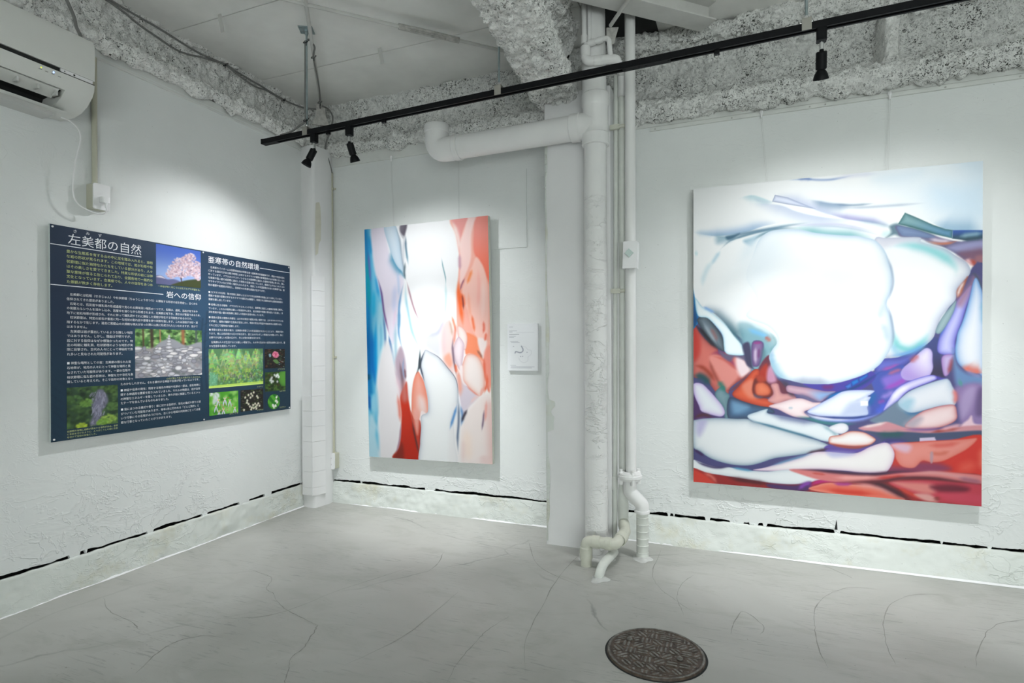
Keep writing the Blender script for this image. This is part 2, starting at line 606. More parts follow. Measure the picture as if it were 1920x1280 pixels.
def curb(name, axis, s0, s1, top_a, bot_a, ztop, depth, out, label, seed):
    s = np.arange(s0, s1 + .008, .012)
    rows = []
    for t in np.linspace(0, 1, 16):
        rows.append((bot_a + (top_a - bot_a) * t, ztop * t))
    rows += [(top_a - out * .004, ztop + .003), (top_a - out * depth, ztop + .002), (top_a - out * (depth + .004), ztop - .05)]
    P = np.zeros((len(rows), len(s), 3))
    for i, (a, z) in enumerate(rows):
        P[i, :, 0 if axis == 'y' else 1] = a
        P[i, :, 1 if axis == 'y' else 0] = s
        P[i, :, 2] = z
    d = fbm(P + seed, 8, 4, .6) * .006 + np.abs(fbm(P + seed + 5, 24, 3, .6)) * .004
    k = 0 if axis == 'y' else 1
    P[:, :, k] += out * d
    P[0, :, 2] = -.002
    P[-3:-1, :, 2] += fbm(P[-3:-1] + seed, 30, 2) * .003
    if axis == 'y':
        P = P[:, ::-1]
    o = grid_mesh(name, P, M_BASE)
    # bead of white floor paint run up against it
    t = np.arange(s0, s1, .012)
    Q = np.zeros((2, len(t), 3))
    wdt = .003 + .010 * np.clip(vnoise(np.stack([t * 5, t * 0 + seed, t * 0], -1)) + .3, 0, 1)
    Q[0, :, k] = bot_a - out * .002
    Q[1, :, k] = bot_a + out * wdt
    Q[:, :, 1 - k] = t
    Q[0, :, 2] = .007
    Q[1, :, 2] = .001
    grid_mesh('paint_bead', Q[:, ::-1] if axis == 'y' else Q, M_WHITEPL, o)
    return tag(o, label, kind='structure')


tear = MB()
tear.add([(.452, YBR - .0006, .160), (.466, YBR - .0006, .160), (.464, YBR - .0006, .196), (.4605, YBR - .0006, .212), (.458, YBR - .0006, .190)], [(0, 1, 2, 3, 4)])
tear.build('torn_slit', M_DARK, wr, smooth=0)


curb('baseboard_left', 'y', YF, 3.1, XL + .004, XL + .012, .149, .016, 1, 'rough painted concrete curb under the left wall', 3.3)
curb('baseboard_back', 'x', -2.72, -.96, YB - .006, YB - .030, .138, .020, -1, 'rough painted concrete curb under the tall painting', 6.1)
curb('baseboard_back_right', 'x', -.66, XR, YBR - .008, YBR - .060, .138, .020, -1, 'rough painted concrete curb under the large painting', 9.4)

# ceiling: deck strips with open joints
ce = MB()
ce.box(XL - .4, XR + .1, YF, YB + .4, ZC + .022, ZC + .2)
co = tag(ce.build('ceiling', M_CEIL, smooth=0), 'grey-white painted ceiling of long panels with thin joints', kind='structure')
yj = [YF, -2.74, -2.12, -1.5, -.88, -.26, .36, .98, 1.60, 2.225, 2.85, YB + .3]
for a, b in zip(yj[:-1], yj[1:]):
    for x0, x1 in ((XL - .38, -.75), (-.745, XR)):
        p = MB()
        p.box(x0, x1, a + .003, b - .003, ZC, ZC + .02)
        p.build('panel', M_CEIL, co, smooth=0)


# ---------------------------------------------------------------- sprayed beams
def resample(poly, step):
    P = np.array(poly, float)
    L = np.concatenate([[0], np.cumsum(np.linalg.norm(np.diff(P, axis=0), axis=1))])
    n = int(L[-1] / step)
    t = np.linspace(0, L[-1], n)
    return np.stack([np.interp(t, L, P[:, 0]), np.interp(t, L, P[:, 1])], -1)


def spray_beam(name, poly, axis, s0, s1, mat, label, amp=.019, step=.007, seed=0.0, shift=None, cap=False):
    prof = resample(poly, step)
    # round the section a little
    for _ in range(3):
        prof[1:-1] = (prof[:-2] + 2 * prof[1:-1] + prof[2:]) / 4
    s = np.arange(s0, s1, step)
    if cap:
        s = np.append(s, s1)
    T = np.gradient(prof, axis=0)
    nrm = np.stack([T[:, 1], -T[:, 0]], -1)
    nrm /= np.linalg.norm(nrm, axis=1, keepdims=True) + 1e-9
    A = np.broadcast_to(prof[:, 0][:, None], (len(prof), len(s)))
    Z = np.broadcast_to(prof[:, 1][:, None], A.shape)
    S = np.broadcast_to(s[None], A.shape)
    P0 = np.stack([A, S, Z], -1) + seed
    d = amp * (fbm(P0, 8, 2) * .7 + fbm(P0 + 3.1, 25, 3, .62) * .6 + np.abs(fbm(P0 + 9.7, 60, 2, .6)) * .5 - .25)
    A = A + nrm[:, 0][:, None] * d
    Z = Z + nrm[:, 1][:, None] * d
    if shift is not None:
        A = A + shift(S)
    P = np.stack([A, S, Z] if axis == 'y' else [S, A, Z], -1)
    if cap:
        c = P[:, -1:].copy()
        mid = c.mean(axis=0, keepdims=True)
        P = np.concatenate([P, mid + (c - mid) * .6, mid + (c - mid) * .05], 1)
        P[:, -2:, 1 if axis == 'y' else 0] += .01
    o = grid_mesh(name, P, mat)
    bm_fix(o.data)
    return tag(o, label, kind='structure')


spray_beam('beam_left', [(XL + .005, 2.490), (-2.760, 2.495), (-2.740, 2.512), (-2.735, 2.54), (-2.752, 2.568), (-2.80, 2.588), (-2.90, 2.60),
                         (-2.942, 2.64), (-2.95, 2.75), (-2.945, 2.80), (-2.92, 2.835), (-2.89, 2.856)],
           'y', .2, 3.36, M_SPRAY, 'rough sprayed fireproofing beam along the top of the left wall', seed=2.0)
spray_beam('beam_back', [(YB, 2.440), (3.235, 2.442), (3.205, 2.458), (3.195, 2.485), (3.205, 2.512), (3.25, 2.53), (3.34, 2.545),
                         (3.375, 2.58), (3.385, 2.70), (3.38, 2.79), (3.36, 2.83), (3.33, 2.856)],
           'x', -2.95, -.86, M_SPRAYD, 'rough sprayed fireproofing beam above the tall painting', seed=5.0)
spray_beam('beam_back_right', [(YBR, 2.340), (3.20, 2.335), (3.165, 2.355), (3.15, 2.39), (3.165, 2.43), (3.21, 2.452), (3.32, 2.465),
                               (3.36, 2.50), (3.37, 2.62), (3.365, 2.70), (3.33, 2.74), (3.25, 2.755), (3.215, 2.785), (3.215, 2.825), (3.24, 2.856)],
           'x', -.92, XR, M_SPRAYD, 'rough sprayed fireproofing beam above the large painting', seed=8.0, amp=.022)
# stiffener rib on that beam
tz, tt = np.meshgrid(np.linspace(2.42, 2.84, 60), np.linspace(-1, 1, 44), indexing='ij')
flare = np.clip(1 - (tz - 2.42) / .09, 0, 1) ** 2
P = np.stack([.705 + tt * (.046 + .05 * flare), 3.375 - (.150 + .02 * flare) * (1 - np.abs(tt) ** 5), tz], -1)
P[..., 1] -= .016 * (fbm(P, 24, 3, .6) * .6 + np.abs(fbm(P + 4.0, 60, 2)) * .5)
P[..., 0] += .008 * fbm(P + 7.0, 14, 2)
tag(grid_mesh('beam_stiffener', P, M_SPRAY), 'sprayed vertical stiffener rib on the right beam', kind='structure')

xl0, xr0 = -1.035, -.795
spray_beam('beam_cross', [(xl0 + .09, 2.86), (xl0 + .09, 2.56), (xl0 + .01, 2.53), (xl0, 2.46), (xl0 + .02, 2.425), (xl0 + .12, 2.415),
                          (xr0 - .02, 2.425), (xr0, 2.455), (xr0 - .005, 2.53), (xr0 - .09, 2.56), (xr0 - .095, 2.74), (xr0 - .02, 2.77), (xr0, 2.86)],
           'y', .3, 3.02, M_SPRAY, 'heavy white sprayed beam running overhead towards the pipe stack', amp=.020, seed=11.0,
           shift=lambda S: (3.02 - S) * .078, cap=True)
pad = MB()
pad.prism([(-1.0, 2.405), (-.80, 2.405), (-.74, 2.43), (-.74, 2.52), (-1.0, 2.52)], 'y', 2.98, 3.3)
tag(pad.build('beam_end_pad', M_STEELP), 'pale bearing pad under the end of the overhead beam', kind='structure')

# ---------------------------------------------------------------- column, corner pillar
c = MB()
c.bevbox(-.984, -.618, 2.972, 3.40, 0, 2.47, .006)
colm = tag(c.build('column', M_SMOOTH), 'smooth white boxed column behind the large drain pipe', kind='structure')
# ragged plaster seam along the column edge
s = np.arange(.02, 2.3, .012)
P = np.zeros((3, len(s), 3))
wdt = .010 + .014 * np.clip(fbm(np.stack([s, s * 0, s * 0], -1), 5, 3), 0, 1) + .035 * ((s > .62) & (s < .80)) * np.clip(vnoise(np.stack([s * 30, s * 0, s * 0], -1)) + 1, .4, 1)
P[0, :, 0], P[1, :, 0], P[2, :, 0] = -.9875, -.981, -.984 + wdt
P[0, :, 1], P[1, :, 1], P[2, :, 1] = 2.99, 2.968 + .002 * vnoise(np.stack([s * 40, s * 0 + 3, s * 0], -1)), 2.971
P[:, :, 2] = s
grid_mesh('plaster_seam', P[:, ::-1], M_BASE, colm)

pl = MB()
ring = [(XL - .03, 3.09), (-2.760, 3.080), (-2.735, 3.072), (-2.690, 3.072), (-2.676, 3.078), (-2.668, 3.09), (-2.652, 3.20), (-2.660, 3.24), (-2.69, 3.30), (XL - .03, 3.30)]
pl.prism(ring, 'z', 0, 2.47)
pil = tag(pl.build('pillar_corner', M_SMOOTH, smooth=50), 'slim white corner pillar with a skirt of tiles', kind='structure')
zz = [.087, .140, .248, .350, .452, .556, .660, .762, .864, .966, 1.070, 1.172, 1.275, 1.378, 1.48, 1.58]
for i in range(len(zz) - 1):
    a, b = zz[i] + .0006, zz[i + 1] - .0006
    if i < 7:
        t = MB()
        t.prism([(-2.765, 3.074), (-2.765, 3.060), (-2.678, 3.056), (-2.678, 3.070)], 'z', a, b)
        t.build('tile', M_SMOOTH, pil, smooth=0)
    t = MB()
    t.prism([(-2.677, 3.070), (-2.6765, 3.056), (-2.642, 3.150), (-2.656, 3.152)], 'z', a, b)
    t.build('tile', M_SMOOTH, pil, smooth=0)
# old cream filler left on the pillar
M_FILL = plain('cream_filler', (.74, .72, .62), .7, noise_amt=.05)
fi = MB()
fo = [(0, 1.72), (.022, 1.735), (.028, 1.80), (.046, 1.83), (.050, 1.95), (.044, 2.06), (.034, 2.09), (.006, 2.08), (0, 2.0)]
fi.add([(-2.6655 + w * .147, 3.086 + w - .0008, z) for w, z in fo] + [(-2.6675 + w * .147, 3.087 + w, z) for w, z in fo],
       [tuple(range(9))] + [(i, (i + 1) % 9, 9 + (i + 1) % 9, 9 + i) for i in range(9)])
fi.build('filler_patch', M_FILL, pil, smooth=0)

# picture rails and ledge strips (trims)
t = MB()
t.box(XL - .002, XL + .010, .4, 3.075, 2.448, 2.456)
t.box(XL - .002, XL + .006, .4, 3.075, 2.456, 2.462)
tag(t.build('trim_1', M_TRIM, smooth=0), 'thin picture rail along the top of the left wall', kind='structure')
t = MB()
t.box(XL - .02, XL - .002, .3, 3.3, 2.46, 2.505)
tag(t.build('trim_2', M_TRIM, smooth=0), 'pale ledge strip above the left picture rail', kind='structure')
t = MB()
t.box(-2.66, -.99, YB - .010, YB, 2.372, 2.382)
tag(t.build('trim_3', M_TRIM, smooth=0), 'thin picture rail above the tall painting', kind='structure')
t = MB()
t.box(-2.72, -.98, YB - .004, YB + .03, 2.384, 2.45)
tag(t.build('trim_4', M_TRIM, smooth=0), 'pale ledge strip above the back picture rail', kind='structure')
t = MB()
t.box(-.45, XR, YBR - .012, YBR, 2.296, 2.312)
t.box(-.45, XR, YBR - .008, YBR, 2.312, 2.318)
tag(t.build('trim_5', M_TRIM, smooth=0), 'thin picture rail above the large painting', kind='structure')
t = MB()
t.box(-.60, XR, YBR - .006, YBR + .03, 2.320, 2.352)
tag(t.build('trim_6', M_TRIM, smooth=0), 'pale ledge strip above the right picture rail', kind='structure')
for x in (-.42, -.02, .35, .42, .92, 1.2):
    scr = MB()
    scr.lathe((x, YBR - .012, 2.304), (0, -1, 0), [(0, .004), (.002, .004), (.003, .001)], 8)
    scr.build('rail_screw', M_STEELR, bpy.data.objects['trim_5'])
# raised repair panel behind the tall painting
rp = MB()
rp.bevbox(-1.70, -1.200, YB - .008, YB, 1.705, 2.19, .004, 'y')
rp.build('repair_panel', M_WALL, wb, smooth=0)

# masonry above and behind the beams
u = MB()
u.box(XL - .35, XL - .17, YF, YB + .4, 2.40, ZC + .05)
u.build('upper_masonry', M_SPRAYD, wl, smooth=0)
u = MB()
u.box(XL - .35, XR + .1, YB + .112, YB + .4, 2.30, ZC + .05)
u.build('upper_masonry', M_SPRAYD, wb, smooth=0)

# ---------------------------------------------------------------- steel bracing under the deck
d0, d1 = Vector((-.946, 2.419, 0)), Vector((-.17, 3.142, 0))
dr = (d1 - d0).normalized()
pn = Vector((dr.y, -dr.x, 0))
st = MB()
q = [d0, d1, d1 + pn * .118, d0 + pn * .118]
st.prism([(p.x, p.y) for p in q], 'z', 2.745, 2.753)
q2 = [d0 + pn * .055, d1 + pn * .055, d1 + pn * .063, d0 + pn * .063]
st.prism([(p.x, p.y) for p in q2], 'z', 2.753, 2.84)
st.prism([(p.x, p.y) for p in q], 'z', 2.84, 2.85)
tag(st.build('beam_steel_diagonal', M_STEELP, smooth=0), 'white painted steel section crossing diagonally above the pipe stack', kind='structure')
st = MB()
st.box(-.72, -.40, 2.70, 3.36, 2.846, 2.85)  # thin black sheet under the panels, painting the dark above the pipes
tag(st.build('ceiling_shade_sheet', M_DARK, smooth=0), 'flat black sheet standing in for the shade above the pipe stack', kind='structure')


def _spline(pts, closed, n=5):
    P = np.array(pts, np.float32).reshape(-1, 2)
    m = len(P)
    out = []
    rng = range(m) if closed else range(m - 1)
    for i in rng:
        if closed:
            p0, p1, p2, p3 = P[(i - 1) % m], P[i], P[(i + 1) % m], P[(i + 2) % m]
        else:
            p1, p2 = P[i], P[i + 1]
            p0 = P[i - 1] if i > 0 else 2 * p1 - p2
            p3 = P[i + 2] if i + 2 < m else 2 * p2 - p1
        for k in range(n):
            t = k / n
            out.append(0.5 * ((2 * p1) + (p2 - p0) * t + (2 * p0 - 5 * p1 + 4 * p2 - p3) * t * t + (3 * p1 - p0 - 3 * p2 + p3) * t ** 3))
    if not closed:
        out.append(P[-1])
    return np.array(out, np.float32)


def _lin(c):
    c = np.array(c, np.float32) / 255.0
    return np.where(c <= 0.04045, c / 12.92, ((c + 0.055) / 1.055) ** 2.4)


def _ss(a, b, x):
    t = np.clip((x - a) / (b - a), 0, 1)
    return t * t * (3 - 2 * t)


class Canvas:
    """A print or painting: colours worked out on a grid of points, in cm from the top left corner."""

    def __init__(self, W, H, step, base):
        self.W, self.H = W, H
        self.nx, self.ny = int(W / step) + 1, int(H / step) + 1
        self.x = np.linspace(0, W, self.nx, dtype=np.float32)
        self.y = np.linspace(0, H, self.ny, dtype=np.float32)
        self.c = np.empty((self.ny, self.nx, 3), np.float32)
        self.c[:] = np.array(base, np.float32) / 255.0

    def _box(self, P, pad):
        x0, y0 = P.min(0) - pad
        x1, y1 = P.max(0) + pad
        i0, i1 = np.searchsorted(self.x, [x0, x1])
        j0, j1 = np.searchsorted(self.y, [y0, y1])
        return i0, i1, j0, j1

    def _dist(self, P, closed, box):
        i0, i1, j0, j1 = box
        X, Y = np.meshgrid(self.x[i0:i1], self.y[j0:j1])
        Q = np.vstack([P, P[:1]]) if closed else P
        best = np.full(X.shape, 1e9, np.float32)
        side = np.zeros_like(best)
        tt = np.zeros_like(best)
        inside = np.zeros(X.shape, bool)
        L = np.concatenate([[0], np.cumsum(np.hypot(*(np.diff(Q, axis=0).T)))])
        tot = max(L[-1], 1e-6)
        for k in range(len(Q) - 1):
            ax, ay = Q[k]
            bx, by = Q[k + 1]
            dx, dy = bx - ax, by - ay
            l2 = dx * dx + dy * dy
            if l2 < 1e-9:
                continue
            px, py = X - ax, Y - ay
            t = np.clip((px * dx + py * dy) / l2, 0, 1)
            d = (px - t * dx) ** 2 + (py - t * dy) ** 2
            m = d < best
            best[m] = d[m]
            if closed:
                if by != ay:
                    inside ^= ((ay > Y) != (by > Y)) & (X < dx * (Y - ay) / (by - ay) + ax)
            else:
                side[m] = np.sign(px * dy - py * dx)[m]
                tt[m] = ((L[k] + t * (L[k + 1] - L[k])) / tot)[m]
        return X, Y, np.sqrt(best), side, tt, inside

    def _mix(self, box, col, a):
        i0, i1, j0, j1 = box
        s = self.c[j0:j1, i0:i1]
        s += (col - s) * a[..., None]

    def blob(self, pts, fill, edge=None, ew=2, soft=.35, alpha=1, g=None, g2=None, sharp=0):
        P = np.array(pts, np.float32).reshape(-1, 2) if sharp else _spline(pts, True)
        box = self._box(P, soft + .5)
        if box[0] >= box[1] or box[2] >= box[3]:
            return
        X, Y, d, _, _, ins = self._dist(P, True, box)
        sd = np.where(ins, d, -d)
        col = np.broadcast_to(np.array(fill, np.float32) / 255, X.shape + (3,)).copy()
        if g:
            vx, vy = g[2] - g[0], g[3] - g[1]
            t = _ss(0, 1, ((X - g[0]) * vx + (Y - g[1]) * vy) / (vx * vx + vy * vy))
            col += (np.array(g2, np.float32) / 255 - col) * t[..., None]
        if edge:
            t = np.exp(-np.maximum(sd, 0) / ew)
            col += (np.array(edge, np.float32) / 255 - col) * t[..., None]
        self._mix(box, col, alpha * _ss(-soft, soft, sd))

    def stroke(self, pts, col, w=1, alpha=.9, side=0, soft=0, taper=1, col2=None):
        P = _spline(pts, False)
        box = self._box(P, max(w, soft) * 2.2 + .5)
        if box[0] >= box[1] or box[2] >= box[3]:
            return
        X, Y, d, sgn, t, _ = self._dist(P, False, box)
        prof = np.clip(np.sin(np.pi * np.clip(t, .02, .98)) * 1.3, 0, 1) if taper else np.ones_like(t)
        W = np.full(X.shape, w, np.float32)
        if side:
            W = np.where(sgn * side > 0, soft, w * .7)
        W = W * (.35 + .65 * prof)
        a = alpha * prof * np.exp(-(d / W) ** 2)
        c = np.broadcast_to(np.array(col, np.float32) / 255, X.shape + (3,)).copy()
        if col2:
            c += (np.array(col2, np.float32) / 255 - c) * t[..., None]
        self._mix(box, c, a)

    def run(self, ops):
        for o in ops:
            (self.blob if o[0] == 'b' else self.stroke)(*o[1:])
        return self

LARGE = [
('b',[85,0.7,107.1,-3.2,129,-3.1,130.2,29.4,115.7,29.5,98.5,16.5,89.6,7.8],(222,234,242),None,2,9,0.7,None,None,0),
('b',[108.2,9.7,119.8,9.6,130.1,9.4,130.2,26.9,119.9,25.5,109.3,18.8],(196,222,242),None,2,7,0.6,None,None,0),
('b',[85,3.3,96.2,1.2,105,1.1,102.8,5.3,89.6,6.5],(212,228,240),None,2,4,0.5,None,None,0),
('b',[117.7,-2.5,129,-3.1,129.1,6.8,121.9,4.8],(200,222,238),None,2,5,0.5,None,None,0),
('s',[45.8,0.2,51.5,0.4,54.9,0.4,59.3,1.4,65.3,2,71.2,1.6,75.8,1],(100,130,185),0.6,0.58,0,0,1,None),
('s',[50.7,0.2,54.4,0.3,58.1,1.3],(80,110,170),0.9,0.5,0,0,1,None),
('s',[66.5,1.9,75.8,1,87.3,1.2],(190,195,220),1.2,0.36,0,0,1,None),
('s',[24,7,26.6,6.8,30.5,7,37,9.9,40,10.7],(140,190,205),0.8,0.5,-1,2.5,1,None),
('s',[29.8,7.8,35.7,10.6,40,11],(180,200,215),1,0.5,0,0,1,None),
('b',[40.5,7.2,46.5,9.1,52,12.1,59.3,16.1,47,12.8,39.2,10.5],(221,227,243),(125,138,172),0.56,0.25,1,None,None,1),
('s',[40.5,7.2,47,9.7,56.9,15,65.3,19,73.6,22.2],(165,178,212),0.7,0.58,1,3,1,None),
('s',[29.2,10.6,37,11.8,44,13.6,49.5,16.6,56.9,19.4,66.5,21.8,75.9,22.9],(165,180,212),0.7,0.58,-1,4,1,None),
('s',[65.3,19,71.2,21.4,77.1,23,85.1,25,91.4,27.3],(128,125,190),0.7,0.61,1,2,1,None),
('s',[56.4,11.2,60.5,12.7,65.3,14.2,71.2,15.3,75.9,16],(86,120,160),1.1,0.61,-1,2.5,1,None),
('s',[66.5,14.3,75.9,15.7,85.1,15.7],(90,120,150),0.6,0.58,0,0,1,None),
('s',[68.9,16.1,75.9,17,85.1,17.3,94.1,17.4,106.1,17.4],(150,168,190),0.7,0.54,0,0,1,None),
('s',[75.9,22.9,85.1,25.2,94.1,28.6],(130,165,185),1,0.43,0,0,1,None),
('s',[0.3,23.9,9.3,25.8,17.4,26.1,26.7,25,34.4,22.8,42,21.8],(105,145,190),0.7,0.61,1,3,1,None),
('s',[0.3,23.6,5.2,24.6,12,26],(150,185,210),1.6,0.36,0,0,1,None),
('s',[9.3,26,15.5,27.6,19.3,27.1,26.7,25.9,37,24.7,47.1,23.5,56.9,22.7],(70,112,140),0.8,0.65,0,0,1,None),
('b',[12,26.2,17.4,26.9,20.9,26.6,19.3,29.1,15.5,30.2,12,30.3],(120,160,180),None,2,2,0.7,None,None,0),
('b',[16.6,27.1,20.3,26.6,23.5,25.9,20.3,28.3,17.4,28.9],(50,90,115),None,2,0.8,0.85,None,None,0),
('s',[13.9,33.8,16.1,31.7,19.3,29.3,25.3,27.5,34.4,25.6,42.5,24.9,52,25.3],(45,92,120),0.8,0.68,1,1,1,None),
('b',[25.3,30,29.8,28.4,34.9,26.5,39,25.4,37,26.7,33.1,28.3,30.6,31.3,28.7,33.1],(95,150,180),None,2,1.2,0.75,None,None,0),
('s',[29.8,30.4,33.1,28.1,37.5,26.4,44.6,25.6],(40,85,105),0.7,0.65,0,0,1,None),
('s',[9.3,42.2,10.7,39.4,13.9,34.4],(165,200,218),1,0.8,0,0,1,None),
('s',[4.7,54.2,5.2,49,7.4,43.6,10.7,38.8],(190,216,226),1.4,0.7,0,0,1,None),
('s',[36.5,26.9,30.6,31.3,26.7,37.5,23.5,43,17.4,51.3,9.3,56.7],(200,220,232),3.2,0.7,0,0,1,None),
('s',[28,35.3,24,42.2],(195,218,230),1.3,0.6,0,0,1,None),
('s',[0.3,35.3,2.5,35.1],(150,205,215),1.3,0.36,0,0,1,None),
('s',[47.1,25.5,53.2,26.2,59.3,28.1,64.6,29.5,75.9,30.9,85.1,33.2],(82,160,170),0.7,0.65,1,2.6,1,None),
('s',[47.1,23.8,59.3,24,68.9,24.7,78.2,27.1,86.3,30.1],(188,190,218),0.7,0.58,0,0,1,None),
('s',[54.5,24.7,66.5,25.4,78.2,28.1,87.4,31.5],(160,180,205),0.6,0.5,0,0,1,None),
('s',[87.4,31.5,91.4,30.5,92.3,29],(170,220,222),1.5,0.43,0,0,1,None),
('s',[108.3,26.6,112.6,29.5,116.6,30.8,128.6,32],(110,155,190),0.6,0.65,1,5,1,None),
('b',[91.4,27.3,94.8,26.3,98.5,28.9,105.1,32,104,34.2,96.3,32.9,93.2,31.6,89.7,33,91.9,30.5],(92,122,138),None,2,1,1,None,None,0),
('b',[93.9,27.3,100.7,29.1,107.2,31.9,112.6,34.6,119.9,36.7,128.6,36,128.7,49.3,122.5,46.4,118.9,43.2,113.7,39.3,107.3,36.5,103.8,34.2,96.3,32.9,94.6,30.4],(96,92,128),None,2,0.5,1,None,None,0),
('b',[94.3,27.6,99.6,28.7,106.2,31.6,109.8,33.9,106.2,34.1,103.4,33.4,98.5,32.8,95.9,31.8],(126,148,186),(90,110,150),1.5,0.5,1,None,None,0),
('b',[97.6,21.3,102,23.8,108.7,27.9,113.8,30.4,116.6,31.1,116.3,34.9,112.2,33.5,107.2,31.4,100.3,28.5,94.8,26.5],(128,168,176),(45,95,98),1,0.25,1,[98.5,24.2,115.7,33.3],(98,148,192),1),
('s',[94.8,26.5,100.3,28.5,107.2,31.4,112.8,33.9],(40,90,95),0.6,0.58,0,0,1,None),
('b',[116.6,31.1,128.6,32,128.6,35.8,122,36.3,116.4,35.1],(42,84,160),None,2,0.3,1,[119.9,31.3,119.9,35.6],(40,72,90),1),
('s',[118.5,34.5,122.4,33.8,128.6,33.3],(160,195,205),1.2,0.65,0,0,1,None),
('s',[119.9,36.1,128.6,36.3],(38,66,78),1,0.8,0,0,1,None),
('s',[106.8,34.2,111.5,35.8,116.8,36.4],(212,200,216),1.1,0.9,0,0,1,None),
('s',[105.7,35.4,110.5,37,115.3,37.1,118.9,36.1],(190,112,88),0.7,0.9,0,0,1,None),
('b',[114.7,39.1,120,37.4,128.6,36.8,128.6,41.8,122.1,41.8,117.5,41],(150,150,192),None,2,1.5,0.9,None,None,0),
('b',[118.9,42.1,123.1,40.9,128.6,40.8,128.7,47.8,125.4,47.1,121.2,44.8],(118,84,108),None,2,2,1,None,None,0),
('s',[121.2,44.8,123.1,46.2,125,48.3],(232,180,182),1.1,0.9,0,0,1,None),
('s',[123.1,44.7,125.2,47.3,125.6,49.9,124.2,51.8],(172,66,52),1.1,0.95,0,0,1,None),
('b',[125.4,44.1,128.6,43.8,128.7,47.8,126.2,47.6],(150,100,112),None,2,1.2,1,None,None,0),
('b',[125.2,48.3,128.7,48.3,128.7,64.3,127.5,60.5,126.2,55.2,123.1,53],(36,62,112),None,2,0.4,1,None,None,0),
('s',[126,49.1,127.8,49.7],(60,100,150),1.3,0.7,0,0,1,None),
('b',[-1.7,71.5,26.7,83.5,44.7,101.8,66.7,104.5,85.4,97.3,98.8,88,111.7,74,120,56.4,129.3,54.3,129.9,162.4,-1.7,164.3],(74,72,122),None,2,0.6,1,None,None,0),
('b',[108.7,81.6,111.7,82.7,111.8,89.3,113.5,97,113.5,100.6,108,100.7,109.2,94.5,108.3,88,105.3,85.5],(58,68,124),None,2,0.5,1,[109.6,84.2,109.7,99.6],(50,44,76),0),
('b',[111.1,83.2,113.6,76,116.5,69.2,118.2,64.9,120.9,60.7,123.8,57.1,123.4,61.6,121.8,67.6,120.3,73.9,118.7,78.9,117.7,83.2,117.1,89.4,111.3,88.8],(211,211,247),(96,96,196),1.61,0.35,1,None,None,0),
('b',[118,65.4,120.1,61,123.2,56,124.6,53.1,125.8,54.1,124.2,57.8,122.6,62.8,120.1,67],(160,118,140),None,2,2,0.85,None,None,0),
('s',[111.1,83.2,113.6,76,116.5,69.2,118.2,64.4],(70,110,200),0.7,0.8,0,0,1,None),
('s',[120.3,56.9,119.4,60.2,118,63.4],(185,100,75),0.9,0.9,0,0,1,None),
('s',[123.1,53.3,124.6,51.8,125.8,53.4,127.1,56.7,128.1,61.3],(72,80,100),0.6,0.9,0,0,1,None),
('b',[112.4,91.4,113.9,89.6,117.3,89.9,116.2,94.5,115.2,98.8,113.5,99.6,112.6,95.8],(200,184,224),(150,110,180),1,0.4,1,None,None,0),
('s',[117.1,89.9,116,95,114.8,99.1],(150,66,72),0.9,0.8,0,0,1,None),
('b',[117,86.8,118.6,94.4,122.7,98.5,128.9,99.9,128.9,105,120.3,105.1,117.7,101.6],(104,138,186),None,2,1.5,1,None,None,0),
('b',[118.2,104.6,128.9,104,129,124.6,120.4,122.4,119.3,116.1,118.6,109.7],(138,114,166),None,2,1.5,1,None,None,0),
('b',[123.2,104.6,125.7,105.5,123.7,114.7,120.8,119.3,119.5,114.8,120.3,108.4],(172,152,196),None,2,1.8,0.9,None,None,0),
('b',[126.5,106.5,129,105.7,129,116.5,125.7,117.1],(96,76,122),None,2,1.5,0.9,None,None,0),
('s',[118.8,103.1,120.7,102.6],(80,150,142),1.5,0.8,0,0,1,None),
('b',[125.3,53.9,126.2,54.7,127.3,58,128.3,62.5,129.2,74.3,129.3,97.9,126.2,97.9,122.9,97.2,119.6,94.7,118.1,91.4,117.7,86.8,118.1,83.2,118.7,79.2,120.3,74.6,121.8,69.1,123.4,61.6,124.4,56.1],(239,240,247),(96,146,208),1.49,0.3,1,None,None,0),
('s',[127.5,64.2,128.6,69.3,128.6,76.8],(110,170,200),1.3,0.7,0,0,1,None),
('s',[119.8,94.7,122.7,97,126,97.9,128.9,97.9],(228,112,92),0.8,0.95,1,3,1,None),
('s',[121.3,96.5,125.4,99,128.9,99.4],(150,150,200),1,0.6,0,0,1,None),
('b',[86.5,92.5,96.6,90.6,101.8,87.8,104.4,86.7,100.5,92.4,96.6,95.6,89.9,98.3,85.4,98.8],(104,112,206),(60,64,140),1.6,0.5,1,None,None,0),
('s',[87.6,97.2,92.1,96.1,96.1,94],(170,80,170),1,0.8,0,0,1,None),
('b',[83.1,99.4,89.9,97.7,96.6,94.5,98.8,99.8,96.6,105,91.7,111.7,89.5,117.1,82.2,120,83.6,109.3,84.9,107.4],(66,84,172),None,2,0.6,1,None,None,0),
('b',[88.3,101.5,94.4,98.8,99.2,98.2,101.4,100.8,96.6,104,90.8,106.2],(132,108,206),None,2,1.5,1,None,None,0),
('s',[88.1,107,94.4,104,99.7,100.3],(160,74,190),1.2,0.85,0,0,1,None),
('s',[87.2,111,90.8,109.4,93.5,106.7],(170,140,224),1.3,0.7,0,0,1,None),
('s',[86.3,113.7,89.9,112],(150,70,170),1.1,0.7,0,0,1,None),
('s',[85,118.5,88.1,116.3,89.9,112.5],(70,96,214),1.6,0.8,0,0,1,None),
('s',[82.7,115.9,84,111.9,85.8,107.9],(20,96,160),1.4,0.8,0,0,1,None),
